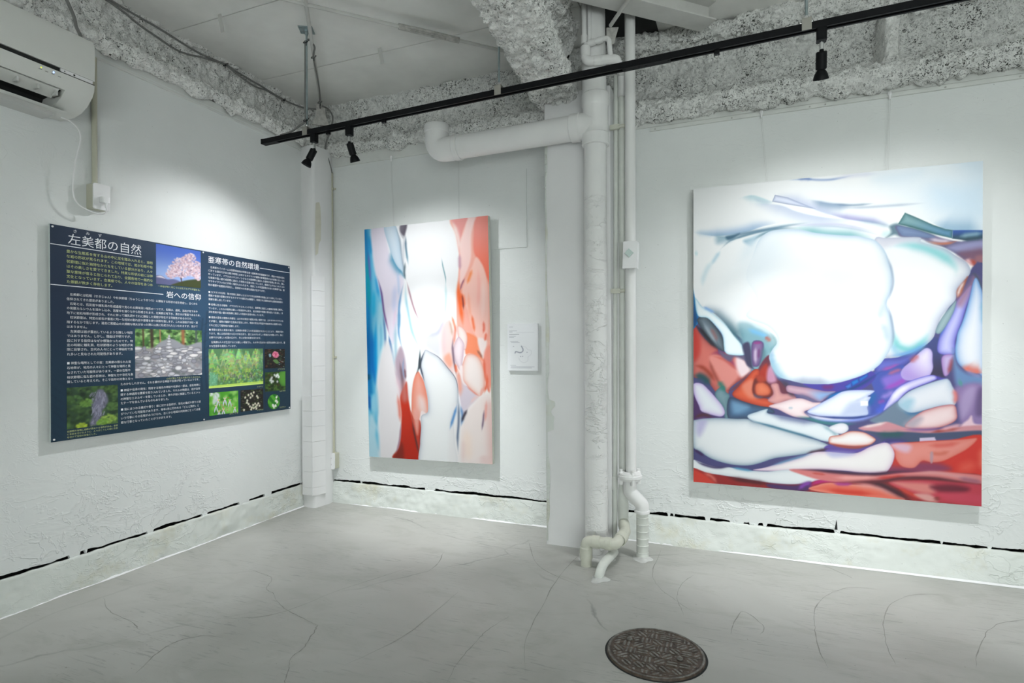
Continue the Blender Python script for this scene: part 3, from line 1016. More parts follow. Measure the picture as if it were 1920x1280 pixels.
('b',[99.9,93.2,102.7,89.6,105.7,86.7,107.7,86.8,108.8,88.8,108.8,92.7,109,96.3,107.5,99.9,104.5,101.8,98.8,102.1,96.6,100.8,96.1,98.2,97.5,95.6],(237,229,247),(176,160,222),1.24,0.35,1,[106.4,90.6,97.7,99.8],(176,150,220),0),
('s',[99.7,93.8,101.4,91.7,103.6,89.6],(188,96,100),1.2,0.7,0,0,1,None),
('s',[90.3,99.6,93.9,97.7,97,96.6],(200,100,130),0.9,0.7,0,0,1,None),
('b',[0,75.1,3,78,6.6,82.2,12.3,86.8,13.2,90,20.4,88,26.7,94.3,29.3,97.7,25.7,102.3,18.8,108.1,17.2,114.5,12.1,111.2,5.8,103.1,-0.6,100.9],(210,112,102),(150,66,66),1.6,0.4,1,None,None,0),
('b',[-0.6,75,2.2,77.4,3.6,84.8,2.5,91.5,-0.6,92.6],(186,48,40),None,2,1.8,0.9,None,None,0),
('b',[8.3,91.5,12.1,90.3,18.8,93.2,23,98.3,22.5,102.3,17.7,108.1,15.6,107,12.1,100.7,9.1,96.1],(222,142,134),None,2,1.2,0.9,None,None,0),
('s',[8.5,90.3,13.4,89.2,18.3,93.2,23,98.9],(140,50,92),1.3,0.85,0,0,1,None),
('s',[8,92.6,9.6,97.9,11.8,103,14,107.1],(150,70,60),1,0.75,0,0,1,None),
('s',[0,96.2,4.7,97.3,8.5,100.8,11.3,105.4],(150,54,36),1.2,0.85,0,0,1,None),
('s',[9.1,90.9,15,92.6,20.4,96.6,23.6,100],(196,88,76),0.8,0.7,0,0,1,None),
('b',[21.5,92,24.4,91.5,28.8,97.4,27.3,100.6,24.1,102,22,97.8],(238,216,222),None,2,1.4,1,None,None,0),
('b',[13.2,88.3,17.5,90,26.2,90.3,26.7,93.2,24.6,92.6,20.9,91.5,18.8,93.8,15,91.5],(100,92,122),None,2,1,1,None,None,0),
('s',[16.7,109.9,20.9,108.1,25.7,102.9,29.3,98.3],(120,50,52),0.7,0.8,0,0,1,None),
('b',[-0.8,53.4,0.6,58.4,1.4,64.3,2.4,69.3,3,71.6,1.4,74.5,-0.8,75],(18,62,112),(16,130,195),0.9,0.25,1,None,None,0),
('b',[2.2,70.7,6.3,69.4,12.3,76.4,15.3,82.2,15.8,88.3,11.8,86.3,7.2,80.7,2.8,73.9],(130,146,160),(48,62,72),2.2,0.3,1,None,None,0),
('s',[8.5,75.2,10.7,79.3,12.3,83.7],(140,92,92),1.1,0.7,0,0,1,None),
('s',[4.7,72.2,8,78.1,12.3,85.1],(170,185,195),0.9,0.6,0,0,1,None),
('s',[0,73.3,3,76.3,8,82.7,13.2,88.3],(36,34,44),1,0.95,0,0,1,None),
('s',[3,75.1,5.8,79.2,9.6,83.9],(28,28,36),0.5,0.9,0,0,1,None),
('b',[2.2,69,7.2,70.5,11.3,74.7,14.8,79.9,15.6,86,16.1,88.6,18.5,90.3,26.2,90.2,24.7,85.1,21.4,80,17.2,74.8,13.1,70.7,8.4,66.8,4.6,64.4,1.9,60.5,0.8,59.9],(233,243,247),(130,186,212),0.5,0.3,1,None,None,0),
('b',[22.5,73.7,26.7,72.7,32.9,75.6,37.6,78.5,40.4,82.5,41.1,85.3,39.4,88.1,38.1,91.4,38.1,98.2,29.9,98.8,27.2,91.5,25.1,85.8,23.6,80.6],(126,170,184),None,2,1.6,1,None,None,0),
('s',[4.4,64.1,8,65.9,12.1,68.9,16.6,73.6,21.4,80.6,25.7,86.3],(58,82,108),0.7,0.95,1,4,1,(62,110,120)),
('s',[4.7,64.1,8,65.9,11.3,68],(70,130,205),0.8,0.9,0,0,1,None),
('s',[26.7,76.1,30.4,77.9,36,80.2,38.6,81.9],(104,178,228),1.4,0.8,0,0,1,None),
('s',[28.8,73.9,34.5,76.2,38.6,79.7],(200,225,235),1.2,0.6,0,0,1,None),
('s',[35.5,80.7,37.3,81.9,38.6,83.6],(170,88,78),1.1,0.85,0,0,1,None),
('s',[37.8,78,40.4,81.9,40.9,85,39.1,88.1,37.8,91.4],(84,140,150),1,0.8,0,0,1,None),
('b',[24.9,85.2,27.5,83.5,28.8,86.3,29.9,96.6,31.9,98.2,27.2,96,25.7,90.3],(62,60,92),None,2,0.8,1,None,None,0),
('b',[29.6,83.8,34.8,83.6,34.8,89.8,33.2,95.4,31.2,96.5,29.6,94.9],(140,112,158),(80,60,110),1.2,0.5,1,None,None,0),
('s',[31.4,85.8,31.1,90.6,31.4,95.4],(204,186,212),0.8,0.9,0,0,1,None),
('s',[33,86.4,32.7,92.6],(110,50,110),0.6,0.7,0,0,1,None),
('s',[29.8,84.1,34.5,83.8],(150,50,130),0.6,0.8,0,0,1,None),
('s',[35,85.2,35,91.4,33.5,96],(80,120,130),1.2,0.7,0,0,1,None),
('b',[32.5,97.7,37.6,90.3,38.9,97.1,41.2,102.1,43.7,104.3,47.2,107.6,50.2,112.5,44.7,113.8,38.6,112.2,33,105],(104,46,66),None,2,0.6,1,None,None,0),
('b',[33,98.8,36.6,94.8,37.6,100.4,36.1,103.8,33,103.3],(170,48,34),None,2,1.2,1,None,None,0),
('b',[37.1,97.6,39.1,95.9,40.7,100.4,41.2,103.8,38.6,104.9,36.6,103.3],(198,142,172),None,2,1.2,1,None,None,0),
('b',[29.9,98.5,32.2,97.7,33.2,98.8,33,101.1,31.7,102.8,32,111.3,37.1,113.1,40.7,114.7,37.6,117.6,32,116.9,25.4,115.1,20.9,113,19.9,110.7,22.8,107.2,26.7,102.6],(222,96,60),(160,46,30),1.3,0.35,1,None,None,0),
('b',[24.6,106.9,28.8,103.4,30.4,105.1,29.9,110.2,32,113,27.8,112.5],(222,134,112),None,2,1.6,0.85,None,None,0),
('b',[30.9,102.8,34,102.2,37.1,105,39.6,108.3,39.1,111.7,34.5,112.9,30.9,111.9,29.6,108.5],(110,40,36),None,2,0.6,1,None,None,0),
('b',[31.2,106.2,34,104.4,37.1,106.1,38.6,108.9,37.6,111.1,34,111.8,31.4,110.7],(228,124,88),(190,80,54),1.2,0.8,1,None,None,0),
('b',[31.4,101.6,34.5,101.3,36.1,103.8,33,104.7],(172,60,40),None,2,1,1,None,None,0),
('s',[29.9,110.2,32,112.4,35.6,112.3],(90,82,110),0.8,0.7,0,0,1,None),
('b',[40.1,104.9,42.2,105.4,43.7,109.9,47.7,110.3,50.5,112.5,45.7,114,41.2,115.8,37.1,114,39.7,110.5,38.6,106.1],(224,164,160),(170,110,120),1,0.5,1,None,None,0),
('s',[42.7,102.9,46.7,106.5,48.2,110.3,50.2,112.5],(64,54,76),1.3,0.9,0,0,1,None),
('s',[-0.3,101.5,4.7,102.6,9.1,107.2],(24,76,82),2,0.9,0,0,1,None),
('b',[-1.4,112.1,1.9,115.5,4.2,121.3,10.7,123.7,16.1,124.9,-1.4,126.8],(76,44,98),None,2,0.8,1,None,None,0),
('b',[11.3,110.3,15.3,107,16.7,110.2,18.5,111.9,18,115.6,18,124.3,16.1,124.3,15.1,118.6,11.8,114.1],(124,154,164),(70,110,124),1.2,0.4,1,None,None,0),
('s',[12.4,104.2,14.5,107.1,16.1,110.5],(44,120,108),1.5,0.85,0,0,1,None),
('b',[0,106.4,4.2,106.1,8,109.5,11.5,113.5,14.8,117.7,16.1,121.5,14.3,123.5,10.5,123.1,4.4,121.3,2.8,118.1,0.3,112],(229,235,241),(182,158,212),1.24,0.35,1,None,None,0),
('s',[-0.3,125,5.3,123,10.2,124.3],(84,48,54),1,0.8,0,0,1,None),
('b',[18.3,113.3,25.4,115.1,32,116.9,38.4,117.9,40.2,120.6,33.3,120.9,27.8,123.9,25.7,124.3,17.7,124],(78,118,158),(48,60,84),2,0.4,1,None,None,0),
('b',[19.9,115.6,25.4,116.6,28.1,118.2,23.6,121.2,20.4,120.7],(120,164,200),None,2,1.8,0.8,None,None,0),
('b',[54.1,104.7,66.7,104.5,71.9,103.3,76.6,101.1,81.2,97.3,85.8,99.9,82.2,105.3,76.2,108.6,70.3,110.4,64.8,109.4,57.1,106.8],(70,60,156),None,2,0.4,1,None,None,0),
('s',[61.5,105.9,64.8,106.4,68.2,105.5],(110,36,110),1.4,0.8,0,0,1,None),
('b',[46.5,105.9,51.9,106.4,56.8,107.1,63.4,108.3,68.4,108.5,64.1,111.9,61,113.9,55.6,111.5,50,110.3,46.2,109],(212,176,190),(150,110,140),1,0.35,1,[53.4,108.6,64.4,110],(128,178,230),0),
('s',[49.2,110.9,53.7,111.3,58.1,113.4,62,113.8],(110,104,140),1.1,0.8,0,0,1,None),
('b',[72.2,105.7,75.2,103.5,75.5,106.2,73.6,107.3],(70,124,212),(30,60,150),0.6,0.25,1,None,None,1),
('b',[75,103.3,78,101.6,78.7,103.5,75.7,105.7],(16,124,208),(20,70,160),0.6,0.25,1,None,None,1),
('b',[78.2,101.6,82.4,98.9,82.4,100.7,78.9,103.7],(22,118,204),(20,60,150),0.6,0.25,1,None,None,1),
('s',[63.2,112.2,66.7,109.9,73.8,107.6,81.3,103.2,88.1,97.8],(20,60,120),0.8,0.9,0,0,1,None),
('s',[63.9,112.7,67.2,110.4,72.4,108.4],(0,110,180),0.6,0.9,0,0,1,None),
('b',[37.6,117,43.7,114.6,48.7,112.8,52.7,112.4,55.6,113.2,58.3,114.2,62,114.4,58.6,117.2,54.2,119.3,56.6,122,50.7,122.2,46.7,120.9,42.2,118.6],(245,229,231),(206,166,176),0.81,0.35,1,None,None,0),
('s',[46.7,117.6,49.2,117.5],(170,190,205),0.6,0.7,0,0,1,None),
('b',[55.6,119,61,115,66.7,111.3,71.2,108.4,76.2,107.5,84.7,107.4,83.8,109.2,82.4,110.3,83.6,110.8,82.4,113.3,82.4,115.1,82.1,116,82.1,119.7,76,121,66.8,121.3,59.6,120.8],(239,243,247),(160,176,226),0.99,0.3,1,None,None,0),
('b',[74.3,114,79,112.8,82.2,114.9,82,119.2,76.2,119.9,71,120.1],(176,190,228),None,2,2,0.7,None,None,0),
('b',[79.2,112.8,82.4,112.7,82.4,114.9,79.2,115.2],(246,246,250),None,2,0.3,1,None,None,1),
('s',[76.2,113.5,82.2,110.1],(190,200,232),0.7,0.7,0,0,1,None),
('s',[54.7,119,59.6,122.4,66.8,123,76.2,122.3,85.4,119.6,88.6,116.8],(140,160,236),1.1,0.95,0,0,1,None),
('s',[53.7,119,58.1,121.6,66.8,122.4,77.4,121.7],(228,228,248),0.8,0.9,0,0,1,None),
('s',[60,121,66.8,121.6,76.2,121.3,82.7,119.9,86.8,118.7],(36,58,130),0.6,0.9,0,0,1,None),
('s',[49.7,121.7,55.9,122.6,62,124.2,69.2,124.8,78.5,124.1],(52,128,128),1,0.85,0,0,1,None),
('b',[88.8,117.1,91.3,110.9,94.2,106.4,98.8,102.9,105.8,99.9,109.5,99.4,110.8,100.9,108.4,102.5,103.4,104.9,98.8,107.6,94.9,112.1,92,114.9],(229,223,247),(96,92,210),0.68,0.3,1,None,None,0),
('s',[91.7,112.5,95.3,107.7,100.1,104.4],(246,244,252),1.2,0.85,0,0,1,None),
('s',[109.7,99.6,112.2,101.2,114.8,101.1],(80,70,190),0.9,0.8,0,0,1,None),
('b',[87.7,119,91.7,114.9,95.3,112.4,97.5,116.5,101.5,118.2,107.6,116.2,102.4,122.6,97.6,126,88.9,124.2,83.2,122.3],(108,128,150),None,2,0.8,1,None,None,0),
('s',[96.7,117.1,101.5,118,106.7,116.2],(60,120,165),1.3,0.7,0,0,1,None),
('b',[94.9,112.9,97.3,109.5,100.6,106.7,107.5,103.3,113.5,101.1,115.4,101.6,116.8,104.7,117.8,107.2,118.2,110.8,117.2,113.6,112.5,114,106.9,115.8,100.6,117.7,96.7,116],(233,235,243),(160,180,205),1.24,0.35,1,None,None,0),
('b',[95.3,113.5,98.9,110.7,101.5,111.7,99.8,116.5,96.7,116],(150,194,216),None,2,2,0.8,None,None,0),
('s',[116.9,105.2,118,109.2,117.4,113.3],(226,120,116),1,0.85,0,0,1,None),
('b',[97.8,123.9,103.7,117.6,108.7,115.1,112.9,113.7,117.4,113.3,118.5,116.9,118.3,120,115.3,122.6,108.9,125,101.1,125.3],(243,219,221),(186,100,106),0.93,0.35,1,None,None,0),
('b',[97.6,123.3,102.4,119.5,105,120.4,101.5,125],(170,160,176),None,2,1.8,0.8,None,None,0),
('b',[120.4,122.4,122.8,119.8,124.1,118,125.1,121.5,129,122.1,129,123.6,120.4,125],(230,196,210),None,2,0.7,1,None,None,0),
('b',[78.6,126,87.3,123.5,90.9,122.6,98.9,125.1,108.7,125.5,118.3,123.5,129,122.3,129.1,125.3,118.3,126.6,107.6,127.9,96.7,127.6,87.7,128.5,81.3,127.5],(204,140,150),None,2,0.6,1,None,None,0),
('s',[79,126,85.4,124.4,90.9,122.6],(236,214,216),0.8,0.9,0,0,1,None),
('s',[107.6,127.1,114.1,125.2,120.4,123.7],(150,52,46),0.9,0.85,0,0,1,None),
('s',[111.1,125.6,118.3,123,121.6,122.4],(236,180,190),1,0.8,0,0,1,None),
('s',[96.7,126,105.5,125.6,114.1,124.2],(130,90,150),0.8,0.7,0,0,1,None),
('b',[81.3,127.5,90,127.9,98.9,127,107.6,127.1,118.3,125.8,129,124.8,129.1,127.9,111.9,129.5,103.8,131.4,96.7,132.8,90,132.7,85.5,129.7],(64,76,108),None,2,0.6,1,None,None,0),
('s',[85.5,128.6,91.8,128.9,98.9,127.7],(30,82,84),1.5,0.85,0,0,1,None),
('s',[87.7,131.7,94.5,132.2,100,131.3],(60,44,126),1.4,0.85,0,0,1,None),
('b',[103.8,129.6,109.8,128.9,110.5,130.8,103.8,131.7],(206,192,220),None,2,0.35,1,None,None,1),
('b',[91.8,133.6,103.3,131.4,116.2,129.8,129.1,127.6,129.2,147.8,118.4,146.5,109.9,145.6,99,147.9,91,149,92.7,142.5,93.4,138.3],(196,52,44),None,2,0.5,1,[99,139,120.4,140.3],(206,44,34),0),
('b',[91,144.2,96.8,143.9,103.4,141.3,112,141.3,116.3,143.6,109.9,146.1,99,147.9,91,149],(128,52,90),None,2,1.8,0.9,None,None,0),
('b',[92.7,133.6,103.3,131.7,120.4,129.3,126.2,128.5,122.9,133.2,117.3,137.4,113.1,140,108.8,141,104.9,140.5,101.6,144.1,96.8,143.9,94.3,140.6,93.6,136.7],(228,142,132),(214,112,100),1.2,0.5,1,None,None,0),
('b',[91.8,133.4,96.7,132.6,100.3,133.7,99,136.9,95,136.1],(218,186,214),None,2,1.5,0.85,None,None,0),
('s',[107.3,136.4,112,136.7,116.2,134.9],(196,86,66),1.1,0.6,0,0,1,None),
('s',[106.6,133.1,114.1,132.4,120.4,130.6],(206,74,64),1.2,0.6,0,0,1,None),
('b',[108.1,136.4,109.2,136.3,109,141,108.1,141],(176,146,160),None,2,0.4,0.8,None,None,0),
('b',[120.4,140.8,123.8,139.5,125.4,141.5,123,144.2,119.6,143.9],(226,92,74),None,2,2.5,0.8,None,None,0),
('s',[127.4,132.2,127.9,137.3,127.5,143.6],(226,110,90),1.3,0.7,0,0,1,None),
('b',[27.5,122.2,31.4,120.4,36.9,118.5,37.1,120.7,44,121.9,52,123.3,61,124.8,67.3,127.3,70.1,130.4,70.1,133.4,63.5,133.8,55.7,131.7,46,129.6,39.4,127.4,32.2,126.3,28.1,124.2],(231,238,243),(150,176,196),0.68,0.3,1,None,None,0),
('s',[37.1,120.7,44,122.2,52.2,123.5,61,124.8],(110,120,160),0.8,0.8,-1,2,1,None),
('s',[62,125.9,66.8,128.4,69.7,132.1],(140,175,190),1,0.7,0,0,1,None),
('b',[65.4,126.6,70.3,124.2,73.4,124.9,73.9,127.5,71.1,129.6,67.7,128.9],(243,239,245),(186,196,210),0.62,0.35,1,None,None,0),
('b',[-0.3,127.9,1.9,125.8,11.4,124.4,21.5,124.4,27.3,124.2,30.2,125.5,36.1,126.7,42.2,128.1,47.2,129.6,55.7,132.2,61,133.7,66.1,136.1,64.2,137.5,55.7,140.5,48,142.4,40.2,144.2,32.3,147.6,26,149.1,17.8,148.8,9.4,146.7,3.6,143.3,-0.3,140.3],(233,237,240),(126,150,170),1.36,0.3,1,None,None,0),
('b',[1.9,126.6,6.6,125.9,5.8,130,3.1,134.8,1.4,132],(178,172,214),None,2,2,0.8,None,None,0),
('s',[27.8,124.2,33.3,126,39.7,127.7,47.2,129.6,56.2,131.9,63.5,134],(70,120,145),0.6,0.9,0,0,1,None),
('b',[70.1,130.2,74.8,128,80.2,128.1,84.1,130,85.7,131.8,83,134.4,78.1,135.4,72,135.5,65.9,135,65.8,131.4],(247,243,243),(196,100,84),0.74,0.3,1,None,None,0),
('b',[63.2,137.3,66.8,135.2,76.3,136.9,85.5,134.2,89.6,132.1,87.3,135.2,76.3,138.8,66.8,139.8],(92,72,156),None,2,0.5,1,None,None,0),
('s',[63.2,134,70.4,135.8,77.4,136,84.3,134],(176,72,56),0.7,0.85,0,0,1,None),
('s',[54.7,140.6,59.6,139.2,65.6,137.2],(70,40,56),0.8,0.85,0,0,1,None),
('b',[30.2,151.1,36.1,149.2,44,146,52,142.9,57.6,140.1,63.5,139,76.3,139,83,135.4,87.5,133.3,90.7,132.9,92.7,135.2,93.6,138.3,92.7,142.8,90.7,146.6,88.5,147.7,79.1,148.3,70.9,148,57.2,148.7,42.3,150.6],(245,241,241),(206,178,204),0.99,0.3,1,None,None,0),
('b',[64.9,138.9,76.3,138.8,73.9,140.5,66.8,141.5],(170,176,220),None,2,1.5,0.7,None,None,0),
('s',[37.2,148.9,44.8,145.6,52.2,142.6,59.6,139.7],(110,150,185),0.7,0.8,0,0,1,None),
('b',[-0.6,147.9,7.2,150.1,13.5,151.1,18,150.5,26,151.4,37.2,151.2,47.5,149.4,55.7,150.7,62.3,153,55.7,155.7,48.1,157.1,38.2,157.2,28.1,156.4,15.6,155.3,7.2,154.8,-0.6,153],(233,238,241),(190,200,212),0.74,0.3,1,None,None,0),
('s',[0.3,147.3,3.3,149.5,9.4,151.1,13.5,151.1,19.4,150.1],(66,58,100),0.7,0.9,0,0,1,None),
('s',[18.8,150.5,25.5,151.2,30.7,151.7],(90,160,195),0.7,0.85,0,0,1,None),
('s',[-0.3,142,2.5,143.6,5.8,145.8],(56,30,76),0.8,0.85,0,0,1,None),
('b',[-1.7,152.7,7.2,154.5,15.6,155.3,28.1,156.4,38.2,157.2,48.1,157.1,55.7,155.7,62.3,153.3,76.3,151.2,87.8,148.7,99,147.4,129.8,145.7,129.9,162.4,-1.7,162.8],(150,36,38),None,2,0.4,1,None,None,0),
('b',[-0.6,153.6,5.3,155.2,9.1,157.8,10.7,160.6,-0.6,161.5],(208,62,50),None,2,1.2,1,None,None,0),
('s',[4.7,154.7,9.1,156.1,12.4,159.9],(230,130,115),1,0.7,0,0,1,None),
('s',[16.2,155.9,26.8,157.1,39.7,157.8],(70,26,34),1.3,0.8,0,0,1,None),
('b',[37.2,157.7,49.8,157.3,57.2,154.8,55.2,159.9,39.7,160],(72,44,98),None,2,1,1,None,None,0),
('s',[51.3,159.7,54.3,156.7,58.2,155],(140,70,180),1,0.85,0,0,1,None),
('s',[55.7,158.7,59.1,155.4,64.9,153.6,74,152.4],(190,36,136),1,0.85,0,0,1,None),
('b',[57.7,159.1,60.6,156.2,65.9,154.6,74,154.6,85.6,154.7,92.4,156.6,97.9,160.1,85.6,161.1],(226,96,76),(236,150,132),1.3,0.4,1,None,None,0),
('s',[74,154.3,83.3,154.1,90.1,156,96.8,159.6],(228,156,152),1.8,0.85,0,0,1,None),
('s',[63.3,158.1,71.6,158.6,85.6,158.5],(206,50,36),1.3,0.8,0,0,1,None),
('s',[79.1,152,86.7,153.1,92.8,155.8,101.7,160.8],(54,22,38),1.5,0.9,0,0,1,None),
('b',[91,151.9,99,150.5,109.9,149.2,118.4,149.6,129.2,150.8,129.2,161.2,118.4,159.8,109.9,159.6,102.6,158.6,96.8,155.4],(190,56,74),None,2,0.6,1,None,None,0),
('b',[92.3,151.8,99,151.3,108.8,151.4,110.3,154.9,106.7,156.2,99,154.7],(220,138,130),None,2,1.5,0.9,None,None,0),
('s',[94.6,154,100.1,156.7,105.6,158.9],(200,60,40),0.9,0.8,0,0,1,None),
('b',[101.7,156.9,107.8,156.4,111.2,159.2,106.9,159.8],(220,168,160),None,2,1,0.9,None,None,0),
('b',[108.2,152.4,116.3,150.8,123,151.8,121.3,154,112.1,154.7],(96,18,42),None,2,1.6,0.9,None,None,0),
('b',[112.1,155.8,120.5,154.5,129.2,155.3,129.2,158.4,116.3,158.5],(200,66,90),None,2,1.6,0.7,None,None,0),
('s',[110.4,156.9,111.2,159.4],(120,40,40),1.2,0.7,0,0,1,None),
('b',[47.5,149.4,57.2,148.7,71.6,149.1,87.8,148.7,96.8,147,112,145.2,129.2,145.8,129.2,149.3,118.4,149.1,103.4,148.9,90.1,151.7,76.3,153.6,66.9,154,59.6,153.2,52.3,151.3],(216,124,124),None,2,0.6,1,None,None,0),
('s',[49.3,149.2,59.6,148.8,71.6,149.1,83.2,149,94.6,146.6,105.6,145.4],(70,36,60),0.9,0.9,0,0,1,None),
('s',[57.2,150.3,64.5,150.7],(190,70,60),0.6,0.7,0,0,1,None),
('s',[66.9,151.8,76.3,151.2,87.8,149.8],(240,170,165),1.1,0.8,0,0,1,None),
('s',[85.5,150.7,92.3,149.7,99,148.2],(200,50,44),1,0.8,0,0,1,None),
('s',[66.9,154.3,76.3,153.3,87.8,151.9,96.8,149.6,107.7,148.6,120.5,149.2,129.2,149.8],(84,26,40),1,0.9,0,0,1,None),
('s',[66.9,154.8,71.6,154.8,76.3,154.1],(170,60,140),0.9,0.9,0,0,1,None),
('s',[99,147.4,109.9,145.8,120.5,146.9,129.2,147],(214,150,150),1,0.8,0,0,1,None),
('s',[118.4,147.5,129.2,149],(130,80,110),1.2,0.6,0,0,1,None),
('b',[85.1,33.3,89.7,33,95.2,33.1,103.6,33.6,104.1,35.7,108.9,37.7,113.9,39.9,118.1,43.4,121.5,46.1,122.5,47.4,123.4,49.7,123.1,52.2,120.9,55.2,118.6,58.4,118.1,61.1,117.6,64.2,115,67.6,112,72.4,110.4,77.5,109.1,81.6,106.4,84.8,102.3,87.5,98.9,89.3,90.5,91.3,85.3,84,85.2,46.9],(243,245,247),(168,176,198),2.11,0.25,1,None,None,0),
('s',[91.9,37.3,98.6,36.7,106.2,39,113.7,43.9,117.5,48.7,117.9,52.2],(130,206,210),2.2,0.85,0,0,1,None),
('b',[85.1,33.4,96.3,33.4,104,34.5,111.5,39.1,102.9,36.5,94.1,35.9,88.5,37.6],(206,206,218),None,2,2,0.7,None,None,0),
('s',[92.5,76.7,93.4,81.4,94.8,85.4,98.8,87.2,102.3,86.2,105.3,83.1,107.9,78.5],(110,200,204),1.8,0.8,0,0,1,None),
('s',[91.2,90.4,97.7,89.3,103.6,86.5,107.5,82.6],(96,156,220),1.1,0.75,0,0,1,None),
('s',[92.5,84,93.9,88,96.6,89.8],(130,190,220),1.6,0.6,0,0,1,None),
('b',[110,78.5,112.3,72.4,115.3,67.7,118,64.2,117.2,69,114.5,75.3,111.7,79.6],(156,180,186),(110,140,150),0.8,0.4,1,None,None,0),
('b',[118.2,61.1,118.6,58.6,120.9,55.2,122.5,53,121.3,57,119.6,60.9],(170,92,66),None,2,0.6,1,None,None,0),
('s',[121.3,54.9,119.4,58.9,118.4,62.9],(222,212,216),0.6,0.8,0,0,1,None),
('b',[37.5,26.1,43.8,25.4,51.8,26,59.3,28.2,71.3,30.3,77.6,31,81.1,32.1,84.7,33.4,87.5,36.2,89.7,40.1,91,44.6,92.2,49.1,92.4,53.9,91.8,59.3,90.1,64.9,91.6,70.6,92.5,77,92.5,82.2,91.6,87.2,89.9,90.6,87.1,94.9,82.4,98.7,75.9,101.8,66.7,104.5,63.4,104.8,55.6,104.8,47.9,103.4,43.7,102.1,40.9,99.6,38.6,94.5,37.8,91.2,39.4,87.2,41.4,84.2,41.4,80.3,37,75.1,26.7,69.8,31.9,60.9,26.7,49.4,29.8,38.3,32.9,30],(247,247,247),(176,200,220),1.61,0.25,1,None,None,0),
('b',[5.2,60,12.1,42.9,22.7,35,37,33.1,52,36.9,52.1,83.7,42.6,83.6,40.1,78,31.9,72.8,22.8,72,14.8,68.4],(240,243,245),None,2,8,0.9,None,None,0),
('b',[33.1,29.5,42,27.9,44.6,36.4,37,49.9,26.7,49.4,28,38.1],(222,234,243),None,2,7,0.6,None,None,0),
('s',[38.6,91.4,39.6,96.2,42.2,101,47.2,102.8],(150,194,216),1.3,0.8,1,3,1,None),
('s',[39.6,88.1,38.6,91.4,39.6,95.9],(130,180,212),1,0.6,1,2,1,None),
('s',[48.2,103.1,56.1,104.4,66.7,103.9],(150,160,185),0.8,0.7,1,3,1,None),
('s',[90.2,64.5,88,68.2,87.1,72.9],(206,222,234),1.4,0.8,0,0,1,None),
('s',[87.5,74,89.8,78.2,90.7,84],(190,212,228),1.6,0.7,0,0,1,None),
('s',[89.7,40.3,91.9,47.3,92.8,53.9,92,59.3,90.4,64.5],(150,168,192),0.55,0.8,0,0,1,None),
('s',[90.4,65.1,91.8,70.6,92.8,77,92.9,82.2,91.9,87.5],(140,160,188),0.55,0.8,0,0,1,None),
]
